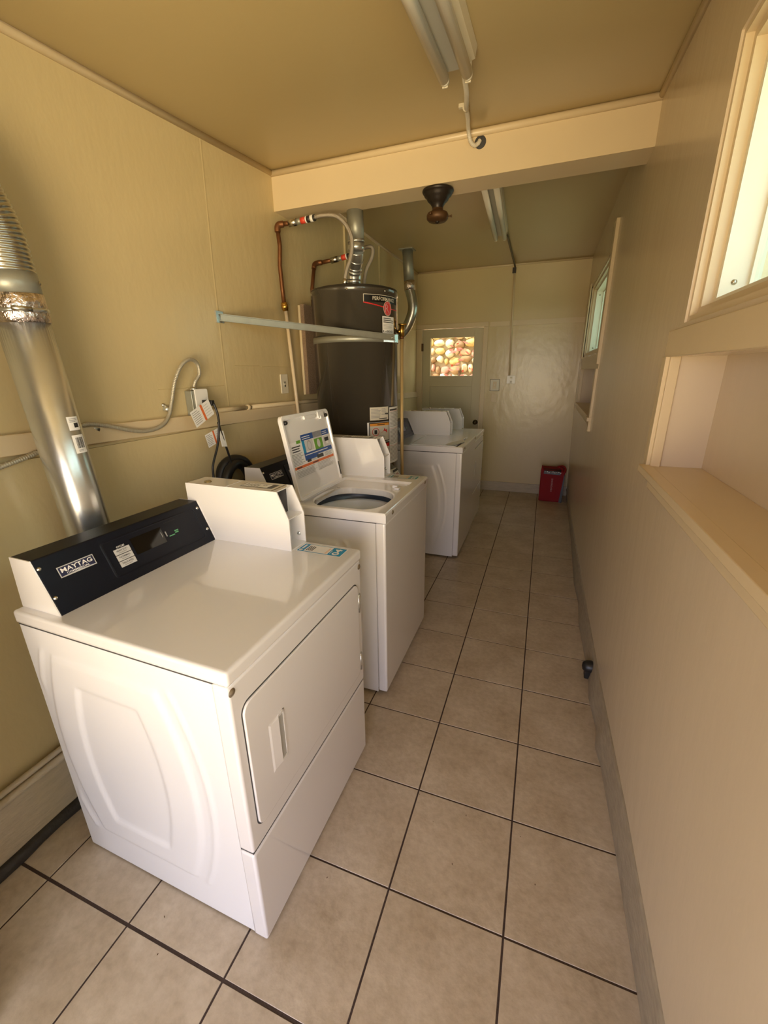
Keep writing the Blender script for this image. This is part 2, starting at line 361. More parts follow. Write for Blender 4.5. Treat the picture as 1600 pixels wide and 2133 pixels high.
# right wall with two windows and two niches
def wall_hole(mb, xa, xb, y0, y1, z0, z1, holes, mt):
    ys = sorted(set([y0, y1]+[h[0] for h in holes]+[h[1] for h in holes])); zs = sorted(set([z0, z1]+[h[2] for h in holes]+[h[3] for h in holes]))
    for a, b_ in zip(ys, ys[1:]):
        for c_, d in zip(zs, zs[1:]):
            my, mz = (a+b_)/2, (c_+d)/2
            if any(h[0] < my < h[1] and h[2] < mz < h[3] for h in holes): continue
            mb.box(xa, xb, a, b_, c_, d, mt)
W1 = (-0.70, 1.005, 1.615, 2.225); W2 = (3.06, 4.62, 1.615, 2.27)
N1 = (-0.70, 1.075, 1.19, 1.530); N2 = (3.06, 4.60, 1.15, 1.500)
wr = MB()
wall_hole(wr, XR, 0.436, YB-0.2, 5.25, 1.15, 2.75, [W1, W2, (N1[0], N1[1], 1.18, N1[3]), N2], M_rwall)
wall_hole(wr, 0.436, 0.50, YB-0.2, 5.25, 1.0, 2.75, [W1, W2], M_rwall)
wr.hexa([(0.340, YB-0.2, -0.08), (0.436, YB-0.2, -0.08), (0.436, 5.25, -0.08), (0.340, 5.25, -0.08),
         (XR, YB-0.2, 1.15), (0.436, YB-0.2, 1.15), (0.436, 5.25, 1.15), (XR, 5.25, 1.15)], M_rwall)
struct(wr.build('wall_right'))
# niche liners, sills, aprons, casings -> trims
def niche(n, N, sill_x, z, near_stick):
    t = MB(); y0, y1 = N[0], N[1]
    t.box(XR-sill_x, 0.436, y0-0.02, y1, z-0.012, z+0.006, M_trim)
    t.box(XR-sill_x-0.003, XR+0.004, y0-0.05, y1+0.012, z-0.014, z+0.008, M_trim)
    t.box(XR-0.012, XR+0.02, y0-0.02, y1-0.06, z-0.050, z-0.014, M_trim)
    t.box(XR-0.002, XR+0.025, y1-0.012, y1+0.0, z, N[3], M_trim)
    t.box(XR-0.006, XR+0.01, y0-0.1, y1+0.05, N[3]-0.001, W1[2]-0.012, M_trim)
    o = struct(t.build(n, bevel=0.002)); return o
niche('trim_6', N1, 0.027, 1.197, False)
niche('trim_7', N2, 0.012, 1.152, True)
t = MB(); t.box(XR-0.020, XR+0.01, 2.955, 3.045, 1.53, 2.40, M_trim); t.box(XR-0.016, XR+0.01, 2.99, 3.05, 1.06, 1.50, M_trim); t.box(XR-0.030, XR+0.01, 2.98, 3.09, 1.135, 1.162, M_trim)
t.box(XR-0.012, XR+0.01, 4.62, 4.70, 1.60, 2.30, M_trim)
struct(t.build('trim_8', bevel=0.002))
t = MB(); t.box(XR-0.012, XR+0.004, 1.075, 1.12, 1.20, 1.53, M_trim); struct(t.build('trim_9', bevel=0.002))
def window(n, W, gm):
    y0, y1, z0, z1 = W; root = empty(n, (0.40, (y0+y1)/2, z0), kind='structure')
    def put(mb, nm, bevel=0.0):
        mb.v = [(v[0]-0.40, v[1]-(y0+y1)/2, v[2]-z0) for v in mb.v]; return mb.build(nm, root, bevel=bevel)
    j = MB()
    for a, b_, xx in ((0.0, 0.015, 0.303), (0.014, 0.034, 0.320)):
        j.box(xx, 0.50, y1-b_, y1-a, z0, z1, M_trim); j.box(xx, 0.50, y0+a, y0+b_, z0, z1, M_trim)
        j.box(xx, 0.50, y0+b_, y1-b_, z1-b_, z1-a, M_trim); j.box(xx, 0.50, y0+b_, y1-b_, z0+a, z0+b_, M_trim)
    put(j, 'jamb')
    j = MB(); a = 0.030; b_ = 0.052; xs = 0.345
    j.box(xs, 0.405, y1-b_, y1-a, z0+a, z1-a, M_vinyl); j.box(xs, 0.405, y0+a, y0+b_, z0+a, z1-a, M_vinyl)
    j.box(xs, 0.405, y0+b_, y1-b_, z1-b_, z1-a, M_vinyl); j.box(xs, 0.405, y0+b_, y1-b_, z0+a, z0+b_, M_vinyl)
    b_ = 0.062; xs = 0.404
    j.box(xs, 0.425, y1-b_, y1-a, z0+a, z1-a, M_vinyl); j.box(xs, 0.425, y0+a, y0+b_, z0+a, z1-a, M_vinyl)
    j.box(xs, 0.425, y0+b_, y1-b_, z1-b_, z1-a, M_vinyl); j.box(xs, 0.425, y0+b_, y1-b_, z0+a, z0+b_, M_vinyl)
    ym = (y0+y1)/2; j.box(0.385, 0.43, ym-0.02, ym+0.02, z0+a, z1-a, M_vinyl)
    put(j, 'sash', 0.0015)
    for zz in (z0+0.085, z1-0.085):
        j = MB(); j.lathe([(0.0, -0.004), (0.006, -0.002), (0.007, 0)], (0.375, y1-0.052, zz), M_chrome, 12, 'y'); put(j, 'screw')
    g = MB(); g.box(0.412, 0.418, y0+0.05, y1-0.05, z0+0.05, z1-0.05, gm); put(g, 'glass')
    return root
window('window_1', W1, M_glass); window('window_2', W2, M_glass2)
# pale wall added outside the right windows to block sky light
m = MB(); m.box(2.3, 2.45, -4.0, 9.5, -0.3, 7.0, mat('added_wall_stucco', (0.74, 0.82, 0.80), 0.9, bump=0.2, bscale=30)); nb_ = m.build('added_sky_blocker_wall'); tag(nb_, 'pale sunlit wall added outside the right windows to block sky light', 'building')
# right cove base, wavy and peeling
rb = MB()
ybs = [YB+0.05*k for k in range(120)]
def basex(y):
    pts = [(-1, 0.332), (0.3, 0.327), (0.68, 0.323), (1.0, 0.314), (1.14, 0.296), (1.16, 0.318), (1.4, 0.300), (1.55, 0.312), (2.05, 0.298), (2.3, 0.312), (2.6, 0.300), (3.05, 0.311), (3.5, 0.322), (4.7, 0.332), (6, 0.332)]
    for (a, p), (b_, q) in zip(pts, pts[1:]):
        if a <= y <= b_: return p+(q-p)*(y-a)/(b_-a)
    return 0.33
prof = []
vs = []; fs = []
for y in ybs:
    bx = basex(y)
    zt_ = 0.175 if y < 0.7 else (0.175-0.045*(y-0.7)/0.7 if y < 1.4 else max(0.10, 0.13-0.03*(y-1.4)/1.0))
    vs += [(0.345, y, zt_), (0.329, y, zt_+0.002), (0.326, y, zt_-0.012), (bx+0.006, y, 0.040), (bx, y, 0.004), (bx+0.002, y, 0.0), (0.345, y, 0.0)]
for i in range(len(ybs)-1):
    for k in range(6): fs.append((i*7+k, i*7+k+1, (i+1)*7+k+1, (i+1)*7+k))
rb.add(vs, fs, M_cove, True); struct(rb.build('baseboard_right'))
# far wall, with door hole
wf = MB(); DX0, DX1, DZ = -1.545, -0.790, 1.99
wf.box(-2.0, DX0, YF, YF+0.12, -0.08, 2.75, M_wall); wf.box(DX1, 0.6, YF, YF+0.12, -0.08, 2.75, M_wall); wf.box(DX0, DX1, YF, YF+0.12, DZ, 2.75, M_wall)
wf.box(-0.72, -0.50, YF-0.016, YF+0.001, 1.985, 2.035, M_trim); wf.box(-0.475, XR+0.02, YF-0.016, YF+0.001, 1.985, 2.040, M_trim)
struct(wf.build('wall_far'))
bf = MB(); bf.box(-0.74, 0.34, YF-0.014, YF+0.001, 0.0, 0.12, M_base); struct(bf.build('baseboard_far', bevel=0.003))
d1 = empty('door_1', ((DX0+DX1)/2, YF, 0), kind='structure')
def dput(mb, nm, bevel=0.0, par=None):
    mb.v = [(v[0]-(DX0+DX1)/2, v[1]-YF, v[2]) for v in mb.v]; return mb.build(nm, par or d1, bevel=bevel)
m_ = MB(); m_.box(DX0-0.075, DX0, YF-0.014, YF+0.001, 0, DZ-0.001, M_trim); m_.box(DX1, DX1+0.052, YF-0.014, YF+0.001, 0, DZ-0.001, M_trim); m_.box(DX0-0.075, DX1+0.052, YF-0.014, YF+0.001, DZ, DZ+0.052, M_trim)
dput(m_, 'casing', 0.003)
PX0, PX1, PZ0, PZ1 = -1.442, -0.902, 1.437, 1.885
m_ = MB(); a0, a1 = DX0+0.004, DX1-0.007
ya, yb = YF+0.012, YF+0.05
m_.box(a0, PX0, ya, yb, 0.01, DZ-0.005, M_door); m_.box(PX1, a1, ya, yb, 0.01, DZ-0.005, M_door)
m_.box(PX0, PX1, ya, yb, PZ1, DZ-0.005, M_door); m_.box(PX0, PX1, ya, yb, 1.310, PZ0, M_door); m_.box(PX0, PX1, ya, yb, 0.01, 0.25, M_door)
m_.box(PX0, PX1, ya+0.012, yb, 0.25, 1.310, M_door)
dput(m_, 'door_leaf', 0.002)
m_ = MB(); m_.box(PX0, PX1, ya+0.014, ya+0.019, PZ0, PZ1, glass_mat('amber_door_glass', (0.97, 0.93, 0.80), 0.05, 0.1)); dput(m_, 'glass')
m_ = MB(); m_.lathe([(0.0, -0.062), (0.018, -0.060), (0.027, -0.048), (0.026, -0.035), (0.012, -0.026), (0.012, -0.010), (0.030, -0.006), (0.031, 0)], (-0.836, ya, 0.872), mat('tarnished_knob', (0.10, 0.08, 0.05), 0.25, 0.9), 24, 'y'); dput(m_, 'knob')
for zz in (1.78, 0.4):
    m_ = MB(); m_.box(DX0-0.008, DX0+0.012, YF-0.018, YF+0.014, zz-0.045, zz+0.045, M_rust); dput(m_, 'hinge')
# back wall with entry opening behind the camera
wb = MB(); wb.box(-2.2, -1.0, YB-0.12, YB, -0.08, 2.75, M_wall); wb.box(0.25, 0.75, YB-0.12, YB, -0.08, 2.75, M_wall); wb.box(-1.0, 0.25, YB-0.12, YB, 2.15, 2.75, M_wall)
struct(wb.build('wall_back'))
d2 = empty('added_shade_door', (-0.99, YB, 0), math.radians(104), kind='structure')  # unseen open leaf, added to shade the lower left wall and floor
m_ = MB(); m_.box(0.0, 0.72, -0.02, 0.02, 0.01, 2.06, M_door); m_.build('door_leaf', d2, bevel=0.003)

# ============================================================ APPLIANCES
def smooth(t): t = max(0, min(1, t)); return t*t*(3-2*t)
def side_panel_mesh(L, H, z0, mt):
    """panel in plane y=0, x from -L to -0.046, embossed"""
    nx, nz = 90, 110; vs = []; fs = []
    xc = -0.42
    for j in range(nz+1):
        z = z0+(H-z0)*j/nz
        for i in range(nx+1):
            x = -L+(L-0.046)*i/nx
            # barrel distance
            t = (z-0.46)/0.33
            bow = 1-0.26*t*t if abs(t) < 1.25 else 0.5
            def inside(hw, hh, off=0.0):
                tt = (z-0.455)/hh
                wloc = hw*(1-0.27*min(1.6, tt*tt))
                d = min(wloc-abs(x-xc-off), (hh-abs(z-0.455))*1.0)
                return d
            d1_ = inside(0.262, 0.335); d2_ = inside(0.155, 0.255)
            h = 0.0
            h += 0.007*smooth(d1_/0.016)
            h -= 0.0065*smooth(d2_/0.016)
            # two side ribs
            for sg in (-1, 1):
                tt = (z-0.455)/0.345; wl_ = 0.300*(1-0.25*min(1.5, tt*tt))
                dd = abs(abs(x-xc)-wl_)
                if abs(tt) < 1 and (x-xc)*sg > 0 and x < -0.075 and x > -L+0.02: h += 0.0045*smooth(1-dd/0.014)*smooth((1-abs(tt))/0.05)
            vs.append((x, h, z))
    for j in range(nz):
        for i in range(nx):
            a = j*(nx+1)+i; fs.append((a, a+1, a+nx+2, a+nx+1))
    me = MB(); me.add(vs, fs, mt, True); return me
L = 0.71
def rrect(y0, y1, z0, z1, r, n=6):
    out = []
    for cy, cz, a in ((y1-r, z1-r, 0), (y0+r, z1-r, PI/2), (y0+r, z0+r, PI), (y1-r, z0+r, 1.5*PI)):
        out += [(cy+r*math.cos(a+PI/2*k/n), cz+r*math.sin(a+PI/2*k/n)) for k in range(n+1)]
    return out
def screw(parent, c, axis, name='screw', r=0.0065):
    m = MB(); sgn = 1
    m.lathe([(0.0, 0.004), (r*0.6, 0.0035), (r, 0.0015), (r*1.25, 0.0)], (0, 0, 0), M_chrome, 14, 'z')
    o = m.build(name, parent); o.location = c
    o.rotation_euler = Vector(axis).to_track_quat('Z', 'Y').to_euler(); return o
def coin_box(root, y0, y1, zt, front_open=True, detail=True):
    H = 0.212
    poly = [(-0.66, zt), (-0.66, zt+H), (-0.258, zt+H), (-0.218, zt+0.115), (-0.218, zt)]
    t = 0.004; m = MB()
    # shell: two side plates, top, back, floor, shelf
    m.prism(poly, y0, y0+t, M_white); m.prism(poly, y1-t, y1, M_white)
    m.box(-0.66, -0.262, y0+t, y1-t, zt+H-t, zt+H, M_white); m.box(-0.66, -0.656, y0+t, y1-t, zt, zt+H, M_white)
    m.box(-0.66, -0.218, y0+t, y1-t, zt, zt+0.004, M_white)
    m.box(-0.29, -0.222, y0+t, y1-t, zt+0.112, zt+0.116, M_white)
    m.box(-0.285, -0.281, y0+t, y1-t, zt, zt+H, M_side)
    o = m.build('coin_box', root)
    q = MB(); q.box(-0.305, -0.272, y0+0.007, y1-0.02, zt+0.118, zt+H-0.006, M_blk); q.build('coin_slot_panel', o, bevel=0.002)
    q = MB(); q.lathe([(0.0, 0.014), (0.010, 0.014), (0.012, 0.010), (0.022, 0.006), (0.024, 0.0)], (-0.281, (y0+y1)/2-0.012, zt+0.055), M_chrome, 24, 'x'); q.build('lock', o)
    if detail:
        q = MB(); q.lathe([(0.0, 0.003), (0.006, 0.003), (0.008, 0.0)], (-0.245, y1-t, zt+0.03), M_galv, 14, 'y'); q.v = [(a, 2*(y1-t)-b_, c_) for a, b_, c_ in q.v]; q.build('rivet', o)
        q = MB(); q.lathe([(0.0, 0.005), (0.011, 0.005), (0.014, 0.0)], (-0.585, y0+0.035, zt+H), M_chrome, 20, 'z'); q.build('top_lock', o)
        q = MB(); q.box(-0.475, -0.474, y0+t, y1-t, zt+H, zt+H+0.0008, M_side); q.build('lid_seam', o)
        D = Decal(plane_fn((-0.300, y0+0.030, zt+H), (0, 1, 0), (-1, 0, 0)))
        D.rect(0, 0, 0.050, 0.135, 'dg').up().rect(0.004, 0.022, 0.046, 0.131, 'w').up()
        D.text('$', 0.030, 0.045, 0.018, 'g', 0).lines(0.010, 0.062, 0.040, 0.124, 5, 'g')
        D.build('price_label', o)
    return o
def console(root, zt, detail, x=(-0.70, -0.617, -0.552), H=0.147, y1=0.583, y0=0.022):
    xb, xt, xf = x
    poly = [(xb-0.008, zt), (xb, zt+H), (xt, zt+H), (xf, zt)]
    m = MB(); m.prism([(p[0], p[1]) for p in poly], y0+0.003, y1, M_navy); c_ = m.build('console', root, bevel=0.003)
    m = MB(); m.prism(poly, y0, y0+0.003, M_white); m.build('end_cap', c_)
    m = MB(); m.prism(poly, y1, y1+0.002, M_white); m.build('end_cap', c_)
    vdir = Vector((xt-xf, 0, H)); Lf = vdir.length
    fn = plane_fn((xf, y0, zt), (0, 1, 0), vdir)   # u along y, v up the face
    nrm = Vector((0, 1, 0)).cross(vdir.normalized())
    W = y1-y0
    for (u, v) in ((0.012, Lf-0.026), (0.012, 0.050), (W-0.012, Lf-0.026), (W-0.012, 0.050)):
        screw(c_, fn(u, v, 0), nrm, r=0.0045)
    # brand badge
    D = Decal(fn); u0, v0 = 0.045, Lf-0.070
    D.h = 0.002
    D.poly([(u0, v0), (u0+0.098, v0), (u0+0.098, v0+0.030), (u0, v0+0.030)], 's').up()
    D.poly([(u0+0.0025, v0+0.0025), (u0+0.049, v0+0.0045), (u0+0.0955, v0+0.0025), (u0+0.0955, v0+0.0275), (u0+0.0025, v0+0.0275)], 'n').up()
    D.text('MAYTAG', u0+0.049, v0+0.0185, 0.0125, 'w', width=0.084, bold=0.012).text('COMMERCIAL', u0+0.049, v0+0.0075, 0.0048, 'w', width=0.062, bold=0.01)
    D.build('brand_badge', c_)
    # raised control panel outline
    p0, p1, q0, q1 = 0.172, W-0.030, 0.024, Lf-0.020
    m = MB(); out = rrect(p0, p1, q0, q1, 0.012); inn = rrect(p0+0.006, p1-0.006, q0+0.006, q1-0.006, 0.008)
    n = len(out); vs = [fn(a, b_, 0.0) for a, b_ in out]+[fn(a, b_, 0.0025) for a, b_ in rrect(p0+0.003, p1-0.003, q0+0.003, q1-0.003, 0.010)]+[fn(a, b_, 0.0) for a, b_ in inn]
    m.add(vs, [(k, (k+1) % n, n+(k+1) % n, n+k) for k in range(n)]+[(n+k, n+(k+1) % n, 2*n+(k+1) % n, 2*n+k) for k in range(n)], M_navy, True)
    m.build('panel_rim', c_)
    D = Decal(fn); D.h = 0.0008
    D.rect(0.262, 0.066, 0.375, 0.120, M_bkg).up()
    D.rect(0.382, 0.082, 0.386, 0.100, 'g'); D.rect(0.367, 0.085, 0.369, 0.103, 'g'); D.rect(0.392, 0.078, 0.415, 0.081, 'gg'); D.rect(0.418, 0.088, 0.434, 0.092, 'gg'); D.rect(0.418, 0.082, 0.432, 0.086, 'gg'); D.rect(0.392, 0.126, 0.440, 0.1275, 'bk')
    D.build('display', c_)
    D = Decal(fn); D.h = 0.0008
    for k, (ta, tb) in enumerate((('HEAVY DUTY', 'HIGH HEAT'), ('NORMAL', 'MEDIUM HEAT'), ('DELICATES', 'LOW HEAT'))):
        v = 0.106-k*0.0195
        D.rect(0.200, v-0.0175, 0.252, v, 's').up()
        D.text(ta, 0.226, v-0.0065, 0.0052, 'k', width=0.036, bold=0.01).text(tb, 0.226, v-0.0130, 0.0030, 'k', width=0.026)
        D.h -= 0.0003
    D.text('CYCLES', 0.226, 0.1115, 0.0055, 'w', width=0.026, bold=0.01)
    D.build('cycle_labels', c_)
    return c_
M_bkg = mat('glossy_black_display', (0.002, 0.002, 0.002), 0.08)
def number_sticker(root, z, num, fade=False):
    o_ = (-0.206, 0.598, z); D = Decal(plane_fn((-0.038, 0.600, z), (0, 1, 0), (-1, 0, 0)))
    blue = 't' if fade else 'b'
    Wd, Ln = 0.062, 0.168
    D.rect(-0.003, -0.003, Wd+0.003, Ln+0.003, 'w').up().rect(0, 0, Wd, Ln, blue).up()
    D.rect(0.003, 0.050, Wd-0.003, Ln-0.024, 'w' if not fade else 'c').up()
    D.text(num, Wd/2-0.002, 0.024, 0.026, 'w', 0, width=0.050, bold=0.03)
    D.lines(0.012, 0.036+0.006, 0.045, 0.047, 1, 'w')
    D.lines(0.010, 0.112, Wd-0.008, Ln-0.028, 4, 'k', 0.55, 3)
    D.lines(0.006, 0.055, Wd-0.008, 0.063, 2, 'am', 0.4, 5)
    D.disc(0.010, Ln-0.011, 0.007, 'w', 14); D.rect(0.022, Ln-0.015, 0.055, Ln-0.007, 'w')
    D.build('number_sticker', root)
def cabinet(root, W, kind, lidz, topz):
    m = side_panel_mesh(L, lidz-0.004, 0.006 if kind == 'dryer' else 0.018, M_side)
    m.v = [(a, -b_*0+(-b_)*1.0+0.004, c_) for a, b_, c_ in m.v]
    m.build('side_panel', root)
    m = MB(); z0 = 0.006 if kind == 'dryer' else 0.018
    if kind == 'dryer': m.box(-L, -0.049, 0.0045, W-0.001, z0+0.02, lidz-0.003, M_side)
    else:
        m.box(-L, -L+0.004, 0.0045, W-0.001, z0+0.02, lidz-0.003, M_side); m.box(-0.053, -0.049, 0.0045, W-0.001, z0+0.02, lidz-0.003, M_side)
        m.box(-L+0.004, -0.053, 0.0045, 0.0065, z0+0.02, lidz-0.003, M_side); m.box(-L+0.004, -0.053, W-0.003, W-0.001, z0+0.02, lidz-0.003, M_side)
        m.box(-L+0.004, -0.053, 0.0065, W-0.003, z0+0.02, z0+0.03, M_side)
    m.build('cabinet_body', root)
    for (x_, y_) in ((-0.08, 0.06), (-0.08, W-0.06), (-0.64, 0.06), (-0.64, W-0.06)):
        q = MB(); q.lathe([(0.0, 0.0), (0.022, 0.0), (0.020, 0.012), (0.008, 0.014), (0.008, 0.05), (0, 0.05)], (x_, y_, 0.0), M_blk, 16); q.build('foot', root)
def dryer(root, W=0.682):
    lidz, topz = 0.866, 0.905
    cabinet(root, W, 'dryer', lidz, topz)
    m = MB(); m.box(-0.046, 0.0, -0.001, W+0.001, 0.352, lidz-0.002, M_white); fp = m.build('front_panel', root, bevel=0.008, bseg=3)
    m = MB(); m.box(-0.046, 0.0, -0.001, W+0.001, 0.006, 0.345, M_white); m.build('lower_panel', root, bevel=0.008, bseg=3)
    m = MB(); m.box(-0.044, -0.004, 0.003, W-0.003, 0.343, 0.354, M_seam); m.build('panel_gap', root)
    # door
    y0, y1, z0, z1 = 0.030, W-0.036, 0.408, 0.790
    m = MB(); m.prism(rrect(y0-0.0035, y1+0.003, z0-0.0035, z1+0.0035, 0.030), -0.004, 0.0006, M_seam, 'x'); m.build('door_gap', fp)
    m = MB(); m.prism(rrect(y0, y1, z0, z1, 0.028), -0.004, 0.006, M_white, 'x'); d = m.build('dryer_door', root, bevel=0.003, bseg=3)
    # recessed pull
    h0, h1, k0, k1 = 0.102, 0.166, 0.512, 0.668
    m = MB(); X = 0.0062
    vs = [(X, h0, k0), (X, h1-0.0, k0+0.010), (X, h1, k1-0.004), (X, h0, k1), (X+0.004, h0+0.006, k0+0.006), (X+0.0045, h0+0.036, k0+0.010), (X+0.0045, h0+0.036, k1-0.010), (X+0.004, h0+0.006, k1-0.008)]
    m.hexa([(X, h0, k0), (X, h0+0.040, k0), (X, h0+0.040, k1), (X, h0, k1), (X+0.002, h0+0.006, k0+0.006), (X+0.005, h0+0.036, k0+0.006), (X+0.005, h0+0.036, k1-0.006), (X+0.002, h0+0.006, k1-0.006)], M_white)
    m.box(X, X+0.0022, h0+0.040, h1, k1-0.008, k1, M_white); m.box(X, X+0.0022, h0+0.040, h1, k0, k0+0.008, M_white); m.box(X, X+0.0022, h1-0.005, h1, k0, k1, M_white)
    m.add([(X+0.0006, h0+0.040, k0+0.008), (X+0.0006, h1-0.005, k0+0.008), (X+0.0006, h1-0.005, k1-0.008), (X+0.0006, h0+0.040, k1-0.008)], [(0, 1, 2, 3)], mat('pull_recess', (0.42, 0.42, 0.40), 0.5))
    m.build('handle', d)
    for zz in (0.705, 0.455):
        m = MB(); m.tube([(0.004, y1+0.006, zz-0.036), (0.004, y1+0.006, zz+0.036)], 0.0045, M_galv, 10); m.box(0.0, 0.003, y1+0.002, y1+0.020, zz-0.034, zz+0.034, M_galv); m.build('hinge', d)
    screw(fp, (0, 0.011, 0.845), (1, 0, 0), r=0.0085); screw(fp, (0, W-0.012, 0.842), (1, 0, 0), r=0.0085)
    m = MB(); m.box(-L-0.002, 0.004, -0.003, W+0.003, lidz, topz, M_white); m.build('top_panel', root, bevel=0.010, bseg=4)
    m = MB(); m.box(-L, -0.01, 0.003, W-0.003, lidz-0.006, lidz+0.002, M_seam); m.build('top_gap', root)
    console(root, topz, True)
    coin_box(root, 0.585, 0.684, topz)
    return root
def loopside(x0, x1, y0, y1, n=12):
    pts = []
    for k in range(n): pts.append((x0+(x1-x0)*k/n, y0))
    for k in range(n): pts.append((x1, y0+(y1-y0)*k/n))
    for k in range(n): pts.append((x1-(x1-x0)*k/n, y1))
    for k in range(n): pts.append((x0, y1-(y1-y0)*k/n))
    return pts
def washer(root, W=0.685, is_open=True):
    lidz, topz = 0.897, 0.940
    cabinet(root, W, 'washer', lidz, topz)
    m = MB(); m.box(-0.046, 0.0, -0.001, W+0.001, 0.028, lidz-0.002, M_white); fp = m.build('front_panel', root, bevel=0.010, bseg=3)
    m = MB()
    for bb_ in ((-L, -0.01, 0.003, 0.006), (-L, -0.01, W-0.006, W-0.003), (-L, -L+0.004, 0.006, W-0.006), (-0.014, -0.01, 0.006, W-0.006)): m.box(*bb_, lidz-0.006, lidz+0.002, M_seam)
    m.build('top_gap', root)
    cx, cy, rx, ry = -0.238, 0.222, 0.184, 0.178
    n = 12
    outer = loopside(-L, 0.004, -0.003, W+0.003, n)
    rec = loopside(-0.436, -0.042, 0.024, 0.534, n); rec2 = loopside(-0.432, -0.048, 0.030, 0.524, n)
    hole = []
    for k in range(4*n):
        a = -3*PI/4+2*PI*k/(4*n); e_ = 2.8
        ca, sa = math.cos(a), math.sin(a)
        hole.append((cx+rx*math.copysign(abs(ca)**(2/e_), ca), cy+ry*math.copysign(abs(sa)**(2/e_), sa)))
    hole2 = [(cx+(a-cx)*0.97, cy+(b_-cy)*0.97) for a, b_ in hole]; hole3 = [(cx+(a-cx)*0.95, cy+(b_-cy)*0.95) for a, b_ in hole]
    outer0 = loopside(-L+0.004, -0.002, 0.003, W-0.003, n)
    layers = [(outer, lidz), (outer, topz-0.010), (loopside(-L+0.003, 0.001, 0, W, n), topz-0.003), (outer0, topz), (rec, topz), (rec2, topz-0.012), (hole, topz-0.013), (hole2, topz-0.018), (hole3, topz-0.045)]
    vs = []; fs = []; N = 4*n
    for lp, z in layers: vs += [(a, b_, z) for a, b_ in lp]
    for i in range(len(layers)-1):
        for k in range(N): fs.append((i*N+k, i*N+(k+1) % N, (i+1)*N+(k+1) % N, (i+1)*N+k))
    m = MB(); m.add(vs, fs, M_white)
    tp = m.build('top_panel', root)
    screw(root, (0.004, 0.085, lidz+0.024), (1, 0, 0), r=0.0085); screw(root, (0.004, W-0.060, lidz+0.024), (1, 0, 0), r=0.0085)
    if is_open:
        # tub ring and drum
        m = MB(); R = 0.215
        prof_ = [(0.155, topz-0.050), (0.20, topz-0.046), (0.226, topz-0.050), (0.230, topz-0.085), (0.212, topz-0.095), (0.208, topz-0.13)]
        m.lathe([(0.214, topz-0.047), (0.216, topz-0.086), (0.200, topz-0.090)], (cx, cy, 0), M_ring, 48); m.build('tub_ring', root)
        m = MB(); m.lathe([(0.214, topz-0.088), (0.204, topz-0.080), (0.196, topz-0.092), (0.200, topz-0.45), (0.15, topz-0.47), (0.0, topz-0.47)], (cx, cy, 0), M_tubi, 48)
        dr = m.build('drum', root)
        m = MB(); m.lathe([(0.06, topz-0.46), (0.055, topz-0.30), (0.03, topz-0.26), (0, topz-0.255)], (cx, cy, 0), M_tubi, 24)
        for k in range(4):
            a = k*PI/2+0.4; ca, sa = math.cos(a), math.sin(a)
            m.hexa([(cx+0.05*ca-0.008*sa, cy+0.05*sa+0.008*ca, topz-0.46), (cx+0.05*ca+0.008*sa, cy+0.05*sa-0.008*ca, topz-0.46), (cx+0.15*ca+0.004*sa, cy+0.15*sa-0.004*ca, topz-0.46), (cx+0.15*ca-0.004*sa, cy+0.15*sa+0.004*ca, topz-0.46),
                    (cx+0.05*ca-0.006*sa, cy+0.05*sa+0.006*ca, topz-0.33), (cx+0.05*ca+0.006*sa, cy+0.05*sa-0.006*ca, topz-0.33), (cx+0.13*ca+0.003*sa, cy+0.13*sa-0.003*ca, topz-0.43), (cx+0.13*ca-0.003*sa, cy+0.13*sa+0.003*ca, topz-0.43)], M_tubi)
        m.build('agitator', root)
        # latch on recess, right side
        m = MB(); m.box(-0.100, -0.075, 0.405, 0.440, topz-0.012, topz-0.002, M_white); m.box(-0.118, -0.092, 0.430, 0.450, topz-0.012, topz+0.004, M_white); m.build('latch', tp, bevel=0.002)
        # lid, standing up on its rear hinge
        lr = empty('lid', (-0.412, 0.028, topz+0.004)); lr.parent = root
        tilt = math.radians(11)
        lr.rotation_euler = (0, -tilt, 0)
        LW, LH, T = 0.432, 0.385, 0.022
        m = MB(); out = rrect(0, LW, 0, LH, 0.022); n_ = len(out); inn = rrect(0.013, LW-0.013, 0.016, LH-0.016, 0.012); inn2 = rrect(0.016, LW-0.016, 0.019, LH-0.022, 0.010)
        ls = [([(-T, a, b_) for a, b_ in rrect(0.004, LW-0.004, 0.004, LH-0.004, 0.02)]), [(-T+0.004, a, b_) for a, b_ in out], [(-0.002, a, b_) for a, b_ in out], [(0.0, a, b_) for a, b_ in rrect(0.002, LW-0.002, 0.002, LH-0.002, 0.02)], [(0.0, a, b_) for a, b_ in inn], [(-0.009, a, b_) for a, b_ in inn2]]
        vs = [p for l_ in ls for p in l_]; fs = [tuple(range(n_))[::-1], tuple(range(5*n_, 6*n_))]
        for i in range(5): fs += [(i*n_+k, i*n_+(k+1) % n_, (i+1)*n_+(k+1) % n_, (i+1)*n_+k) for k in range(n_)]
        m.add(vs, fs, M_white); m.build('lid_panel', lr)
        for yy in (0.030, LW-0.030):
            q = MB(); q.lathe([(0.0, 0.006), (0.006, 0.006), (0.009, 0.002), (0.009, -0.009)], (0, yy, LH-0.032), M_blk, 16, 'x'); q.build('bumper', lr)
        q = MB(); q.box(-0.009, 0.004, LW-0.115, LW-0.055, LH-0.040, LH-0.008, M_white); q.box(-0.009, 0.007, LW-0.098, LW-0.080, LH-0.046, LH-0.030, M_white); q.box(-0.009, 0.001, 0.19, 0.30, LH-0.034, LH-0.016, M_white); q.build('strike', lr, bevel=0.002)
        q = MB(); q.box(-0.006, 0.003, LW-0.013, LW-0.005, 0.035, 0.105, M_blk); q.build('hinge_arm', lr)
        D = Decal(plane_fn((-0.009, 0, 0), (0, 1, 0), (0, 0, 1)))
        v0, v1 = 0.128, 0.290
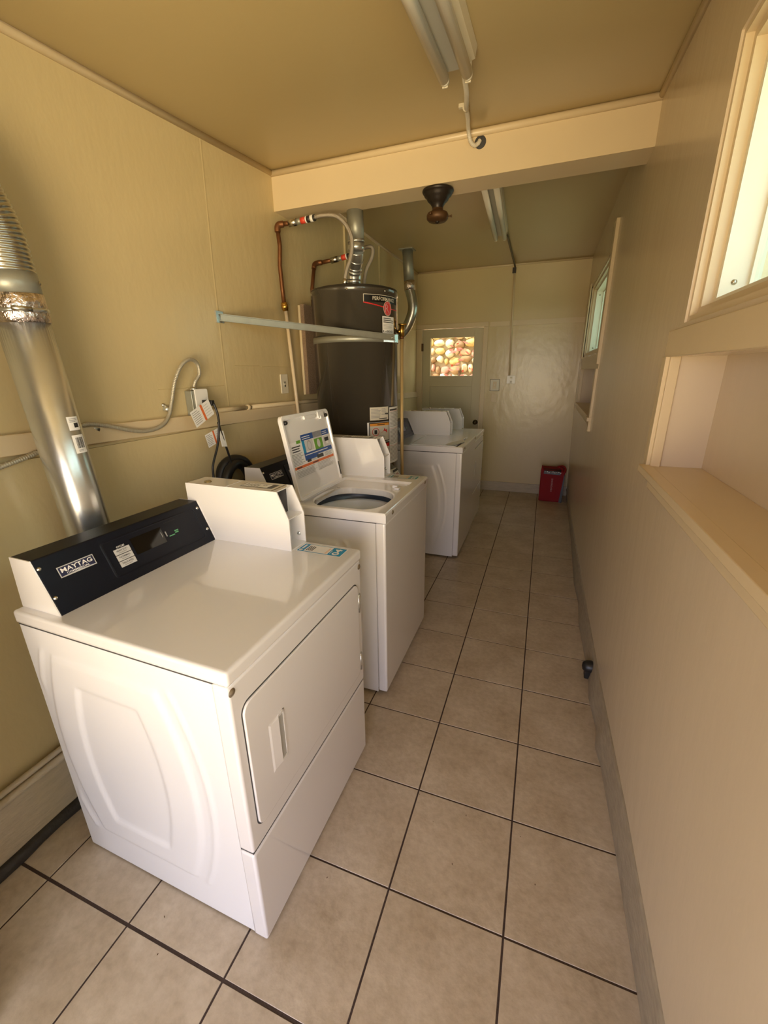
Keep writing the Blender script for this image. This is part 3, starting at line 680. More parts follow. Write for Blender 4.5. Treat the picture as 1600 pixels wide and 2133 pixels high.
        D.rect(0.026, v0, LW-0.022, 0.262, 'w').up()
        U = lambda t: 0.026+t*(LW-0.048)
        D.rect(U(.27), 0.258, U(.985), 0.286, 'nb'); D.rect(U(.27), 0.178, U(.985), 0.200, 'nb'); D.rect(U(.27), 0.165, U(.60), 0.180, 'nb'); D.rect(U(.27), 0.200, U(.33), 0.26, 'b'); D.rect(U(.56), 0.250, U(.79), 0.286, 'lg'); D.up()
        D.rect(U(.33), 0.206, U(.53), 0.256, 'lg'); D.rect(U(.56), 0.200, U(.77), 0.252, 'gr'); D.rect(U(.80), 0.202, U(.985), 0.254, 'lg'); D.up()
        D.ring(U(.43), 0.230, 0.016, 0.020, 'g', 18, 1.2); D.disc(U(.665), 0.228, 0.016, 'lg', 14, 1.3); D.rect(U(.83), 0.226, U(.94), 0.245, 'k'); D.rect(U(.86), 0.212, U(.92), 0.225, 'w')
        D.lines(U(.29), 0.261, U(.48), 0.280, 2, 'w', 0.3, 2); D.lines(U(.80), 0.262, U(.96), 0.280, 2, 'w', 0.3, 4); D.lines(U(.29), 0.184, U(.9), 0.196, 1, 'w', 0.3, 6)
        D.rect(U(.0), 0.137+0.003, U(.985), 0.152, 'o'); D.rect(U(.55), 0.158, U(.72), 0.176-0.001, 'k'); D.rect(U(.30), 0.156, U(.40), 0.168, 'k'); D.up(); D.rect(U(.04), 0.143, U(.16), 0.148, 'k'); D.rect(U(.42), 0.143, U(.56), 0.148, 'k')
        D.rect(U(.15), 0.252, U(.24), 0.266, 'gr')
        D.text('Please Read', U(.13), 0.238, 0.010, 'k', width=0.070, bold=0.02).text('2 lids', U(.13), 0.222, 0.009, 'k', width=0.024, bold=0.02) if False else D.lines(U(.03), 0.214, U(.24), 0.246, 3, 'k', 0.45, 7)
        D.lines(U(.0), 0.156, U(.25), 0.211, 9, 'g', 0.45, 8); D.lines(U(.76), 0.155, U(.98), 0.175, 4, 'g', 0.4, 9); D.lines(U(.42), 0.157, U(.54), 0.164, 2, 'g', 0.4, 10)
        D.lines(U(.02), 0.100, U(.50), 0.138, 6, 'g', 0.35, 11); D.lines(U(.52), 0.100, U(.98), 0.138, 6, 'g', 0.35, 12)
        D.build('instruction_label', lr)
        D = Decal(plane_fn((-0.425+0.012, 0.10, topz-0.0125), (0, 1, 0), (-1, 0, 0)))
        D = Decal(plane_fn((-0.378, 0.130, topz-0.0125), (0, 1, 0), (-1, 0, 0)))
        D.rect(0, 0, 0.24, 0.020, 'lg').up().lines(0.01, 0.003, 0.22, 0.017, 2, 'g', 0.4, 3); D.rect(0.225, 0.0, 0.230, 0.02, 'k'); D.build('rim_label', tp)
    else:
        m = MB(); m.prism(rrect(0.028, 0.528, -0.420, -0.058, 0.02), topz-0.010, topz+0.006, M_white, 'z') if False else m.box(-0.420, -0.060, 0.032, 0.522, topz-0.010, topz+0.004, M_white)
        m.build('lid', root, bevel=0.004)
    console(root, topz, True)
    coin_box(root, 0.585, 0.684, topz)
    return root
D1 = empty('clothes_dryer', (-0.612, 0.106, 0), math.radians(-1.0), 'white clothes dryer nearest the camera, black control panel and blue 04 sticker on top', 'dryer')
dryer(D1); number_sticker(D1, 0.905, '04')
W1_ = empty('washing_machine', (-0.612, 1.082, 0), 0.0, 'white top-loading washer standing with its lid open, behind the nearest dryer', 'washing machine')
washer(W1_, is_open=True); number_sticker(W1_, 0.940, '03', True)
W2_ = empty('washing_machine', (-0.590, 2.745, 0), 0.0, 'white washer with its lid closed and a paper slip on top, beyond the water heater', 'washing machine')
washer(W2_, is_open=False)
D2 = empty('clothes_dryer', (-0.610, 3.465, 0), 0.0, 'white clothes dryer farthest back, at the end of the row by the door', 'dryer')
dryer(D2)
p = MB(); vs = []
for k in range(9):
    t_ = k/8; vs += [(-0.745+0.10*t_, 2.80+0.27*t_, 0.9455+0.006*math.sin(t_*4)**2), (-0.655+0.045*t_, 2.79+0.22*t_, 0.9455+0.004*math.sin(t_*3+1)**2)]
p.add(vs, [(2*k, 2*k+2, 2*k+3, 2*k+1) for k in range(8)], M_paper, True)
tag(p.build('paper_slip'), 'curled white paper slip lying on the closed washer', 'paper')

# ============================================================ WATER HEATER
HX, HY, HR = -1.256, 2.300, 0.277
WH = empty('water_heater', (HX, HY, 0), 0, 'tall charcoal cylindrical water heater strapped to the left wall', 'water heater')
m = MB(); m.lathe([(0.0, 0.09), (HR, 0.09), (HR, 1.945), (HR+0.003, 1.946), (HR+0.003, 1.972)], (0, 0, 0), M_tank, 96); m.build('tank', WH)
m = MB(); m.lathe([(HR+0.003, 1.966), (HR-0.002, 1.985), (HR-0.02, 1.990), (0.10, 1.998), (0.088, 2.004), (0.080, 2.022), (0.055, 2.030), (0.0, 2.030)], (0, 0, 0), M_tankd, 96); m.build('top_cap', WH)
for a in (0, 120, 240):
    m = MB(); m.box(0.20, 0.25, -0.02, 0.02, 0.0, 0.10, M_blk); o = m.build('leg', WH); o.rotation_euler = (0, 0, math.radians(a+20))
def tank_fn(a_deg, z, off=0.0):
    return lambda u, v, h: Vector(((HR+off+h)*math.cos(math.radians(a_deg)+u/HR), (HR+off+h)*math.sin(math.radians(a_deg)+u/HR), z+v))
ang = lambda d: math.radians(d)*HR
for a in (-140, -75, -25):
    m = MB(); m.lathe([(0, 0.004), (0.005, 0.003), (0.006, 0)], (0, 0, 0), M_chrome, 10); o = m.build('screw', WH); v_ = Vector((math.cos(math.radians(a)), math.sin(math.radians(a)), 0)); o.location = v_*(HR+0.003)+Vector((0, 0, 1.958)); o.rotation_euler = v_.to_track_quat('Z', 'Y').to_euler()
D = Decal(tank_fn(-55.5, 0), 0.008)
D.rect(0, 1.893, ang(62), 1.934, 'bk').up()
D.rect(0, 1.932, ang(62), 1.9345, 'c'); D.rect(0, 1.893, 0.003, 1.934, 'c')
for k in range(16):
    t_ = k/16; D.poly([(ang(36)*t_, 1.893-0.026*t_), (ang(36)*(t_+1/16), 1.893-0.026*(t_+1/16)), (ang(36)*(t_+1/16), 1.888-0.026*(t_+1/16)), (ang(36)*t_, 1.886-0.026*t_)], 'r')
D.rect(ang(36), 1.861, ang(62), 1.866, 'r'); D.up()
D.text('PERFORMANCE', ang(31), 1.914, 0.020, 'c', width=ang(38), bold=0.01)
D.build('brand_band', WH)
D = Decal(tank_fn(-20, 1.864), 0.006); D.h = 0.0016
D.disc(0, 0, 0.037, 'c', 28, 1.12).up().disc(0, 0, 0.034, 'r', 28, 1.12).up(); D.text('R', -0.006, 0, 0.044, 'p', bold=-0.005, width=0.032); D.ring(0.0, 0, 0.026, 0.028, 'p', 24, 1.15); D.build('emblem', WH)
D = Decal(tank_fn(-29.5, 1.722), 0.006); Wl = ang(24)
D.rect(0, 0, Wl, 0.098, 'w').up().lines(0.008, 0.060, Wl-0.008, 0.092, 3, 'k', 0.45, 2).lines(0.008, 0.026, Wl-0.01, 0.055, 4, 'g', 0.25, 3); D.text('1-800', ang(11), 0.014, 0.012, 'k', width=ang(19), bold=0.01); D.build('contact_label', WH)
D = Decal(tank_fn(-50.5, 1.200), 0.006); Wl = ang(30)
D.rect(0, 0, Wl, 0.082, 'c').up().lines(0.008, 0.012, Wl*0.55, 0.074, 7, 'g', 0.5, 5).lines(Wl*0.58, 0.030, Wl*0.9, 0.074, 5, 'g', 0.4, 6); D.rect(Wl*0.78, 0.032, Wl*0.98, 0.042, 'k'); D.rect(Wl*0.45, 0.006, Wl*0.9, 0.011, 'k'); D.build('rating_label', WH)
D = Decal(tank_fn(-54.5, 1.055), 0.006); Wl = ang(36)
D.rect(0, 0, Wl, 0.132, 'w').up().rect(0.012, 0.004, Wl, 0.130, 'k').up().rect(0.018, 0.010, Wl-0.005, 0.108, 'c').rect(0.018, 0.108, Wl-0.005, 0.124, 'am').up()
D.ring(0.058, 0.070, 0.022, 0.026, 'r'); D.rect(0.048, 0.056, 0.068, 0.082, 'k'); D.poly([(0.100, 0.060), (0.150, 0.060), (0.146, 0.085), (0.136, 0.078), (0.128, 0.094), (0.120, 0.076)], 'r')
D.lines(0.03, 0.016, Wl-0.02, 0.046, 4, 'g', 0.35, 4); D.rect(0.07, 0.113, 0.13, 0.118, 'k'); D.build('flammable_warning_label', WH)
D = Decal(tank_fn(-30, 0.925), 0.006); Wl = ang(12)
D.rect(0, 0, Wl, 0.125, 'k').up().rect(0.0, 0.005, Wl-0.004, 0.097, 'c').rect(0.0, 0.097, Wl-0.004, 0.12, 'r').up().lines(0.004, 0.01, Wl-0.008, 0.09, 6, 'g', 0.3, 8); D.build('warning_label', WH)
D = Decal(tank_fn(-18.3, 0.900), 0.006); Wl = ang(34)
D.rect(0, 0, Wl, 0.375, 'w').up(); D.rect(0.006, 0.352, Wl*0.7, 0.362, 'k')
for k in range(3): D.lines(0.008, 0.015+0.115*k, Wl-0.01, 0.115+0.115*k, 11, 'g', 0.4, 20+k); D.rect(0.006, 0.118+0.115*k-0.115*0, Wl-0.008, 0.1195+0.115*k, 'r')
D.build('safety_label', WH)
# temperature and pressure valve and discharge pipe on the tank's right
m = MB(); m.tube([(HR-0.005, 0.06, 1.745), (HR+0.030, 0.075, 1.745)], 0.013, M_brass, 12); m.tube([(HR+0.022, 0.07, 1.715), (HR+0.022, 0.07, 1.785)], 0.017, M_brass, 14); m.tube([(HR+0.00, 0.07, 1.79), (HR+0.050, 0.085, 1.788)], 0.005, M_brass, 8)
tp_ = m.build('relief_valve', WH)
m = MB(); m.tube([(HR+0.022, 0.07, 1.72), (HR+0.022, 0.07, 1.70)], 0.014, M_copper, 12); m.tube([(HR+0.022, 0.07, 1.70), (HR+0.024, 0.07, 1.0), (HR+0.030, 0.07, 0.15)], 0.0115, mat('painted_copper_pipe', (0.55, 0.40, 0.18), 0.35, 0.3), 12); m.build('discharge_pipe', tp_)
m = MB(); m.hexa([(0.262, -0.125, 0.79), (0.330, -0.105, 0.765), (0.330, 0.005, 0.765), (0.262, 0.02, 0.79), (0.262, -0.125, 0.855), (0.285, -0.110, 0.852), (0.285, 0.0, 0.852), (0.262, 0.02, 0.855)], M_paper); gv = m.build('gas_valve', WH, bevel=0.004)
D = Decal(plane_fn((0.329, -0.100, 0.775), (0, 1, 0), (-0.045, 0, 0.082))); D.h = 0.001; D.rect(0.004, 0.004, 0.10, 0.088, 'k').up().rect(0.010, 0.010, 0.096, 0.072, 'w').up().rect(0.018, 0.018, 0.072, 0.060, 'p').lines(0.07, 0.015, 0.094, 0.065, 5, 'g'); D.build('valve_label', gv)
# strap around the tank
m = MB(); m.lathe([(HR+0.001, -0.018), (HR+0.004, -0.018), (HR+0.004, 0.018), (HR+0.001, 0.018)], (HX, HY, 1.690), M_galvd, 72)
SB = tag(m.build('strap_band'), 'thin galvanised band around the upper part of the water heater', 'strap')
m = MB(); a = Vector((-1.62, 1.425, 1.768)); b_ = Vector((-0.950, 2.203, 1.698)); d = (b_-a).normalized(); s = Vector((0, 0, 1)).cross(d).normalized()*0.0025; hz = Vector((0, 0, 0.017)); q = Vector((0, 0, 0.014))
m.hexa([a-s-hz, a+s-hz, b_+s-hz, b_-s-hz, a-s+hz, a+s+hz, b_+s+hz, b_-s+hz], M_galvd)
f_ = -s.normalized()*0.014 if s.x < 0 else s.normalized()*0.014
for sg in (1, -1):
    e1 = hz*sg; e2 = e1-Vector((0, 0, 0.003))*sg; ff = s.normalized()*-0.012
    m.hexa([a+e2, a+e2+ff, b_+e2+ff, b_+e2, a+e1, a+e1+ff, b_+e1+ff, b_+e1], M_galvd)
bar = tag(m.build('strut_bar'), 'long galvanised bar running from the left wall across the front of the water heater', 'bracket')
m = MB(); m.box(-1.62, -1.612, 1.40, 1.452, 1.742, 1.796, M_galv); m.build('wall_plate', bar)
m = MB(); m.hexa([(-1.012, 2.165, 1.672), (-0.950, 2.200, 1.668), (-0.940, 2.245, 1.668), (-0.985, 2.245, 1.672), (-1.012, 2.165, 1.722), (-0.950, 2.200, 1.720), (-0.940, 2.245, 1.720), (-0.985, 2.245, 1.722)], M_galv); m.build('clamp', bar, bevel=0.003)
m = MB(); m.lathe([(0.0, 0.010), (0.007, 0.010), (0.008, 0.0)], (0, 0, 0), M_chrome, 6); o = m.build('bolt', bar); o.location = (-0.962, 2.192, 1.696); o.rotation_euler = Vector((0.3, -1, 0)).to_track_quat('Z', 'Y').to_euler()
# copper risers, flexible hoses
def pipe1():
    rt_ = empty('copper_pipe', (-1.58, 1.97, 1.25), 0, 'taller copper riser on the left wall, its lower half painted cream', 'pipe')
    o_ = Vector((-1.58, 1.97, 1.25))
    def P_(mb, nm, par=None): mb.v = [tuple(Vector(v)-o_) for v in mb.v]; return mb.build(nm, par or rt_)
    m = MB(); m.tube([(-1.58, 1.968, 2.28), (-1.576, 1.972, 2.20), (-1.583, 1.966, 2.1), (-1.58, 1.968, 1.98), (-1.58, 1.974, 1.90)], 0.0125, M_copper, 14); P_(m, 'riser')
    m = MB(); m.tube(catmull([(-1.58, 1.968, 2.270), (-1.58, 1.968, 2.292), (-1.572, 1.975, 2.307), (-1.55, 1.988, 2.312)], 6), 0.017, M_copper, 14); P_(m, 'elbow')
    m = MB(); m.tube([(-1.555, 1.986, 2.312), (-1.500, 2.0, 2.315)], 0.0125, M_copper, 14); P_(m, 'stub')
    m = MB(); m.tube([(-1.58, 1.974, 1.905), (-1.58, 1.986, 1.860)], 0.018, M_brass, 8); m.tube([(-1.58, 1.976, 1.893), (-1.58, 1.984, 1.868)], 0.021, M_brass, 8); P_(m, 'coupling')
    m = MB(); m.tube([(-1.58, 1.986, 1.865), (-1.58, 2.038, 1.275), (-1.575, 2.06, 0.9)], 0.011, mat('cream_painted_pipe', (0.72, 0.60, 0.42), 0.35), 14); P_(m, 'painted_pipe')
    return rt_
pipe1()
rt_ = empty('copper_pipe', (-1.58, 2.36, 1.9), 0, 'shorter copper riser rising behind the top of the water heater', 'pipe'); o_ = Vector((-1.58, 2.36, 1.9))
def P2(mb, nm): mb.v = [tuple(Vector(v)-o_) for v in mb.v]; return mb.build(nm, rt_)
m = MB(); m.tube([(-1.575, 2.325, 1.5), (-1.58, 2.333, 2.03), (-1.58, 2.378, 2.168)], 0.0125, M_copper, 14); P2(m, 'riser')
m = MB(); m.tube(catmull([(-1.58, 2.374, 2.160), (-1.58, 2.39, 2.188), (-1.565, 2.41, 2.200), (-1.54, 2.42, 2.203)], 6), 0.016, M_copper, 14); P2(m, 'elbow')
m = MB(); m.tube([(-1.545, 2.42, 2.203), (-1.455, 2.42, 2.210)], 0.0125, M_copper, 14); P2(m, 'stub')
def hose(name, pts, label, nut, tagc):
    o_ = Vector(pts[0]); r_ = empty(name, o_, 0, label, 'hose'); P_ = [Vector(p)-o_ for p in pts]
    m = MB(); m.tube(catmull(P_, 12), 0.0115, M_braid, 14); m.build('braided_hose', r_)
    d = (P_[1]-P_[0]).normalized(); m = MB(); m.tube([P_[0]-d*0.02, P_[0]+d*0.03], 0.019, M_chrome, 8); m.tube([P_[0]+d*0.03, P_[0]+d*0.06], 0.015, M_galvd, 12); m.build('nut', r_)
    d = (P_[-1]-P_[-2]).normalized(); m = MB(); m.tube([P_[-1]-d*0.035, P_[-1]+d*0.005], 0.015, M_chrome, 8); m.build('nut', r_)
    # wrapped paper tag
    d = (P_[1]-P_[0]).normalized(); m = MB(); n_ = d.orthogonal().normalized(); bb = d.cross(n_)
    for k, (a, b_, mt) in enumerate(((0.060, 0.092, cmat('r2', (0.65, 0.06, 0.03))), (0.092, 0.100, M_paper), (0.100, 0.122, cmat('k', INK['k'])), (0.122, 0.140, M_paper), (0.140, 0.150, cmat('k', INK['k'])))):
        m.tube([P_[0]+d*a, P_[0]+d*b_], 0.0165+0.001*(k % 2), mt, 12)
    m.build('paper_tag', r_); return r_
hose('water_hose', [(-1.500, 2.0, 2.315), (-1.4, 2.0, 2.321), (-1.308, 2.0, 2.329), (-1.219, 2.0, 2.316), (-1.167, 2.02, 2.27), (-1.146, 2.04, 2.204), (-1.163, 2.055, 2.124), (-1.204, 2.075, 2.057), (-1.222, 2.085, 1.990)], 'nearer braided water hose arching high over the front of the heater', M_galv, 0)
hose('water_hose', [(-1.450, 2.42, 2.210), (-1.35, 2.42, 2.222), (-1.27, 2.42, 2.245), (-1.205, 2.42, 2.262), (-1.172, 2.42, 2.252), (-1.176, 2.42, 2.203), (-1.215, 2.42, 2.138), (-1.238, 2.42, 2.05), (-1.241, 2.42, 1.995)], 'rear braided water hose curling behind the flue', M_galv, 0)
# flue
FO = Vector((-1.19, 2.19, 2.39)); FP = empty('flue_pipe', FO, 0, 'galvanised flue pipe rising from the water heater into the beam', 'flue')
def FPt(mb, nm): mb.v = [tuple(Vector(v)-FO) for v in mb.v]; return mb.build(nm, FP)
m = MB(); m.tube([(-1.188, 2.190, 2.389), (-1.186, 2.190, 2.235)], 0.049, M_galvd, 28); FPt(m, 'upper_section')
m = MB(); m.tube([(-1.186, 2.190, 2.245), (-1.186, 2.191, 2.238), (-1.186, 2.192, 2.231)], 0.051, M_galv, 28); m.tube([(-1.186, 2.190, 2.232), (-1.190, 2.196, 2.185)], 0.050, M_galv, 28); FPt(m, 'collar')
m = MB(); m.tube(catmull([(-1.190, 2.200, 2.190), (-1.205, 2.225, 2.155), (-1.232, 2.262, 2.120)], 5), 0.045, M_galv, 28); FPt(m, 'elbow')
m = MB(); m.tube(catmull([(-1.226, 2.256, 2.128), (-1.248, 2.288, 2.095), (-1.256, 2.300, 2.060)], 5), 0.047, M_galv, 28)
m.tube([(-1.205, 2.225, 2.157), (-1.209, 2.230, 2.152)], 0.049, M_galv, 28); m.tube([(-1.238, 2.272, 2.110), (-1.241, 2.276, 2.105)], 0.050, M_galv, 28); FPt(m, 'elbow')
m = MB(); m.tube([(-1.256, 2.300, 2.070), (-1.256, 2.300, 2.020)], 0.045, M_galv, 28); FPt(m, 'lower_section')
# second exhaust duct at far ceiling
FO2 = Vector((-1.43, 4.0, 2.62)); F2 = empty('exhaust_duct', FO2, 0, 'slim metal exhaust duct dropping from the far ceiling and curving behind the heater', 'duct')
def F2t(mb, nm): mb.v = [tuple(Vector(v)-FO2) for v in mb.v]; return mb.build(nm, F2)
m = MB(); m.tube([(-1.428, 4.0, 2.619), (-1.408, 4.0, 2.33)], 0.051, M_galvd, 24); F2t(m, 'rigid_section')
m = MB(); m.tube([(-1.409, 4.0, 2.345), (-1.400, 4.0, 2.26)], 0.055, M_foil, 24); F2t(m, 'foil_tape')
pp = resample([(-1.402, 4.0, 2.27), (-1.375, 4.0, 2.18), (-1.366, 4.0, 2.10), (-1.385, 4.0, 2.02), (-1.43, 4.0, 1.93), (-1.49, 4.0, 1.87), (-1.52, 3.98, 1.84)], 0.004)
m = MB(); m.tube(pp, 0.05, M_flex, 24, rf=lambda i: 0.050+0.0015*(i % 2)); F2t(m, 'flexible_section')
m = MB(); m.box(-1.50, -1.36, 3.94, 4.06, 2.612, 2.6195, M_galvd); F2t(m, 'ceiling_plate')

# ============================================================ NEAR EXHAUST DUCT
O_ = Vector((-1.49, 0.455, 0.45)); ED = empty('exhaust_duct', O_, 0, 'shiny galvanised exhaust duct standing behind the nearest dryer, ribbed flexible top', 'duct')
def EDt(mb, nm, par=None): mb.v = [tuple(Vector(v)-O_) for v in mb.v]; return mb.build(nm, par or ED)
RD = 0.066
def dc(z): return (-1.49, 0.470-0.040*(z-1.0)/0.7, z)
m = MB(); m.tube([dc(0.45), dc(1.0), dc(1.66)], RD, M_galv, 48)
mA = Vector(dc(0.5)); 
EDt(m, 'rigid_section')
m = MB(); m.tube([dc(0.5)[:1]+(dc(0.5)[1]-RD*0.92, 0.5), (dc(1.66)[0], dc(1.66)[1]-RD*0.92, 1.66)], 0.006, M_galvd, 8); 
m = MB(); m.tube([dc(1.645), dc(1.665), dc(1.69), dc(1.72)], RD+0.003, M_foil, 40); EDt(m, 'foil_tape')
m = MB(); m.tube([dc(1.672), dc(1.682)], RD+0.006, M_galv, 40); m.tube([(-1.49+RD*0.9, dc(1.67)[1]-0.055, 1.677), (-1.49+RD*0.9+0.012, dc(1.67)[1]-0.010, 1.677)], 0.007, M_chrome, 8); EDt(m, 'hose_clamp')
m = MB(); m.tube([dc(1.716), dc(1.775)], RD+0.001, M_galvd, 40); EDt(m, 'collar')
screw(ED, Vector((-1.49+RD*0.72, dc(1.75)[1]+RD*0.72, 1.752))-O_, (1, 1, 0), r=0.005)
pp = catmull([dc(1.772), (-1.49, 0.422, 1.86), (-1.49, 0.405, 1.93), (-1.492, 0.37, 2.01), (-1.50, 0.31, 2.08), (-1.52, 0.22, 2.13), (-1.60, 0.15, 2.15)], 22)
pp = resample([dc(1.772), (-1.49, 0.422, 1.86), (-1.49, 0.405, 1.93), (-1.492, 0.37, 2.01), (-1.50, 0.31, 2.08), (-1.52, 0.22, 2.13), (-1.56, 0.15, 2.15)], 0.0028)
m = MB(); m.tube(pp, RD, M_flex, 32, rf=lambda i: RD-0.003+0.0035*(0, 0.8, 1, 0.8)[i % 4]); EDt(m, 'flexible_section')
def duct_fn(a_deg, z):
    return lambda u, v, h: Vector(dc(z+v))-O_+Vector(((RD+h)*math.cos(math.radians(a_deg)+u/RD), (RD+h)*math.sin(math.radians(a_deg)+u/RD), 0))
D = Decal(duct_fn(-5, 1.335), 0.004); D.rect(0, 0, 0.040, 0.042, 'w').up().lines(0.006, 0.024, 0.034, 0.038, 3, 'g'); D.rect(0.018, 0.008, 0.034, 0.022, 'k'); D.build('price_sticker', ED)
D = Decal(duct_fn(-5, 1.262), 0.004); D.rect(0, 0, 0.042, 0.058, 'w').up()
for k in range(9): D.rect(0.009+0.003*k, 0.016, 0.0102+0.003*k+0.0006*(k % 3), 0.05, 'k')
D.lines(0.010, 0.004, 0.03, 0.012, 2, 'g'); D.build('barcode_sticker', ED)

# ============================================================ WALL SERVICES (left)
def armored(name, pts, r, label, cat='conduit', mt=None, n=26, rib=True):
    P_ = resample(pts, 0.0024) if rib else catmull(pts, n); o_ = Vector(pts[0]); m = MB(); m.tube([p-o_ for p in P_], r, mt or M_arm, 12, rf=(lambda i: r*(0.78, 1.0, 1.0)[i % 3]) if rib else None)
    o = m.build(name); o.location = o_; return tag(o, label, cat)
M_arm = mat('pale_armoured_cable', (0.50, 0.47, 0.38), 0.4, 0.5)
xw = XL+0.012
armored('armored_cable', [(xw+0.018, 0.545, 1.310), (xw+0.014, 0.61, 1.330), (xw+0.016, 0.690, 1.318), (xw+0.022, 0.785, 1.288), (xw+0.022, 0.86, 1.276), (xw+0.022, 0.935, 1.288), (xw+0.014, 0.99, 1.325), (xw+0.01, 1.025, 1.39), (xw+0.02, 1.05, 1.47), (xw+0.03, 1.09, 1.535), (xw+0.035, 1.140, 1.562), (xw+0.03, 1.188, 1.545), (xw+0.025, 1.198, 1.50), (xw+0.018, 1.172, 1.465), (xw+0.010, 1.166, 1.440)], 0.0085, 'ribbed metal cable looping up the left wall to the white outlet box', 'cable', n=18)
armored('armored_cable', [(xw+0.022, 0.20, 1.213), (xw+0.022, 0.34, 1.240), (xw+0.022, 0.42, 1.258), (xw+0.022, 0.49, 1.280), (xw+0.018, 0.545, 1.308)], 0.0085, 'short ribbed metal cable left of the galvanised duct, running out of frame', 'cable', n=20)
for yy, zz, lb in ((0.655, 1.312, 'small cable clamp on the wall beside the duct'), (1.005, 1.353, 'small cable clamp where the ribbed cable turns upward')):
    c_ = empty('cable_clamp', (XL, yy, zz), 0, lb, 'clamp')
    m = MB(); m.tube([(0.010, -0.016, 0.004), (0.014, 0.012, -0.008)], 0.0115, M_galv, 10); m.build('saddle', c_)
    m = MB(); m.lathe([(0, 0.008), (0.006, 0.006), (0.008, 0)], (0, -0.012 if zz > 1.33 else 0.0, 0.018 if zz > 1.33 else -0.026), M_chrome, 12, 'x'); m.build('screw', c_)
OB = empty('outlet_box', (XL, 1.178, 1.37), 0, 'white surface outlet box on the left wall with a black plug in it', 'outlet')
m = MB(); m.box(0.0, 0.040, -0.052, 0.03, -0.06, 0.055, M_galvd); m.build('back_box', OB, bevel=0.003)
m = MB(); m.prism(rrect(-0.036, 0.046, -0.068, 0.062, 0.008), 0.040, 0.047, M_paper, 'x'); m.build('cover_plate', OB, bevel=0.002)
m = MB(); m.tube([(0.02, -0.012, 0.052), (0.02, -0.014, 0.072)], 0.014, M_chrome, 12); m.tube([(0.02, -0.03, 0.062), (0.02, 0.006, 0.062)], 0.005, M_chrome, 8); m.build('cable_connector', OB)
CD = empty('power_cord', (XL+0.05, 1.188, 1.365), 0, 'black power cord plugged into the white outlet box, hanging with two warning tags', 'cord')
o_ = Vector((XL+0.05, 1.235, 1.365))
m = MB(); m.hexa([(-0.002, -0.012, -0.018), (-0.002, 0.022, -0.018), (-0.002, 0.022, 0.016), (-0.002, -0.012, 0.016), (0.045, 0.0, -0.010), (0.045, 0.020, -0.010), (0.045, 0.020, 0.014), (0.045, 0.0, 0.014)], M_blk); m.build('plug', CD, bevel=0.003)
m = MB(); m.tube(catmull([(0.045, 0.012, 0.0), (0.055, 0.018, -0.05), (0.05, 0.022, -0.11), (0.045, 0.0, -0.20), (0.045, -0.050, -0.29), (0.045, -0.062, -0.36), (0.045, -0.115, -0.42)], 10), 0.0055, M_blk, 10); m.build('cable', CD)
m = MB(); m.tube(catmull([(0.050, 0.020, -0.09), (0.048, 0.035, -0.15), (0.045, 0.065, -0.24), (0.045, 0.085, -0.32)], 10), 0.0055, M_blk, 10); m.build('cable', CD)
def tagsheet(nm, o, u, v, w_, h_, band):
    D = Decal(plane_fn(o, u, v)); D.rect(0, 0, w_, h_, 'w'); D.up().lines(w_*0.05, h_*0.08, w_*0.42, h_*0.92, 7, 'g', 0.35, 5).rect(w_*0.5, 0, w_*0.6, h_, band).lines(w_*0.64, h_*0.1, w_*0.95, h_*0.9, 5, 'lg', 0.3, 6); return D.build(nm, CD)
tagsheet('warning_tag', (0.050, -0.122, -0.100), (0, 1, 0.42), (0, -0.40, 1), 0.135, 0.075, 'o')
tagsheet('warning_tag', (0.036, -0.050, -0.205), (0, 1, 0.25), (0, -0.25, 1), 0.105, 0.065, 'o')
m = MB(); m.hexa([(0.048, 0.026, -0.21), (0.048, 0.060, -0.215), (0.048, 0.045, -0.135), (0.048, 0.016, -0.13), (0.052, 0.026, -0.21), (0.052, 0.060, -0.215), (0.052, 0.045, -0.135), (0.052, 0.016, -0.13)], M_paper); m.build('care_tag', CD)
# coiled black drain hose behind the first dryer
CO = Vector((XL+0.06, 1.325, 0.955)); m = MB()
ring = [(0.0, 0.105*math.cos(t_)*1.0+(0.0 if t_ < PI else 0), 0.13*math.sin(t_)-0.02) for t_ in [PI*2*k/40 for k in range(41)]]
m.tube([(0.02*math.sin(k*0.3), a+0.035*(1-c_/0.12)*0.4, c_) for k, (_, a, c_) in enumerate(ring)], 0.027, M_blk, 12, cap=False)
m.tube([(0.03, a*0.92+0.012-0.03, c_*0.92-0.01) for (_, a, c_) in ring], 0.025, M_blk, 12, cap=False)
o = m.build('coiled_hose'); o.location = CO; tag(o, 'coiled black hose hanging on the left wall behind the coin box', 'hose')
# painted horizontal pipe
m = MB(); m.tube([(XL+0.018, 1.262, 1.322), (XL+0.018, 1.55, 1.318)], 0.0115, M_pipe, 12); m.tube([(XL+0.018, 1.55, 1.318), (XL+0.020, 2.9, 1.292)], 0.0115, M_pipe, 12); m.tube([(XL+0.018, 1.54, 1.318), (XL+0.018, 1.57, 1.318)], 0.015, M_pipe, 12)
gp = tag(m.build('conduit_pipe'), 'cream painted conduit running along the left wall above the rail', 'pipe')
def plate(name, loc, w_, h_, label, mt, facing='x', toggle=None, cat='outlet', round_out=False):
    r_ = empty(name, loc, 0, label, cat)
    m = MB()
    if facing == 'x': m.prism(rrect(-w_/2, w_/2, -h_/2, h_/2, 0.006), 0.0, 0.007, mt, 'x')
    else: m.prism(rrect(-w_/2, w_/2, -h_/2, h_/2, 0.006), -0.007, 0.0, mt, 'y')
    m.build('cover_plate', r_, bevel=0.0015)
    return r_
wo_ = plate('wall_outlet', (XL, 1.960, 1.432), 0.078, 0.118, 'cream wall outlet on the left wall beside the painted pipe', M_plast)
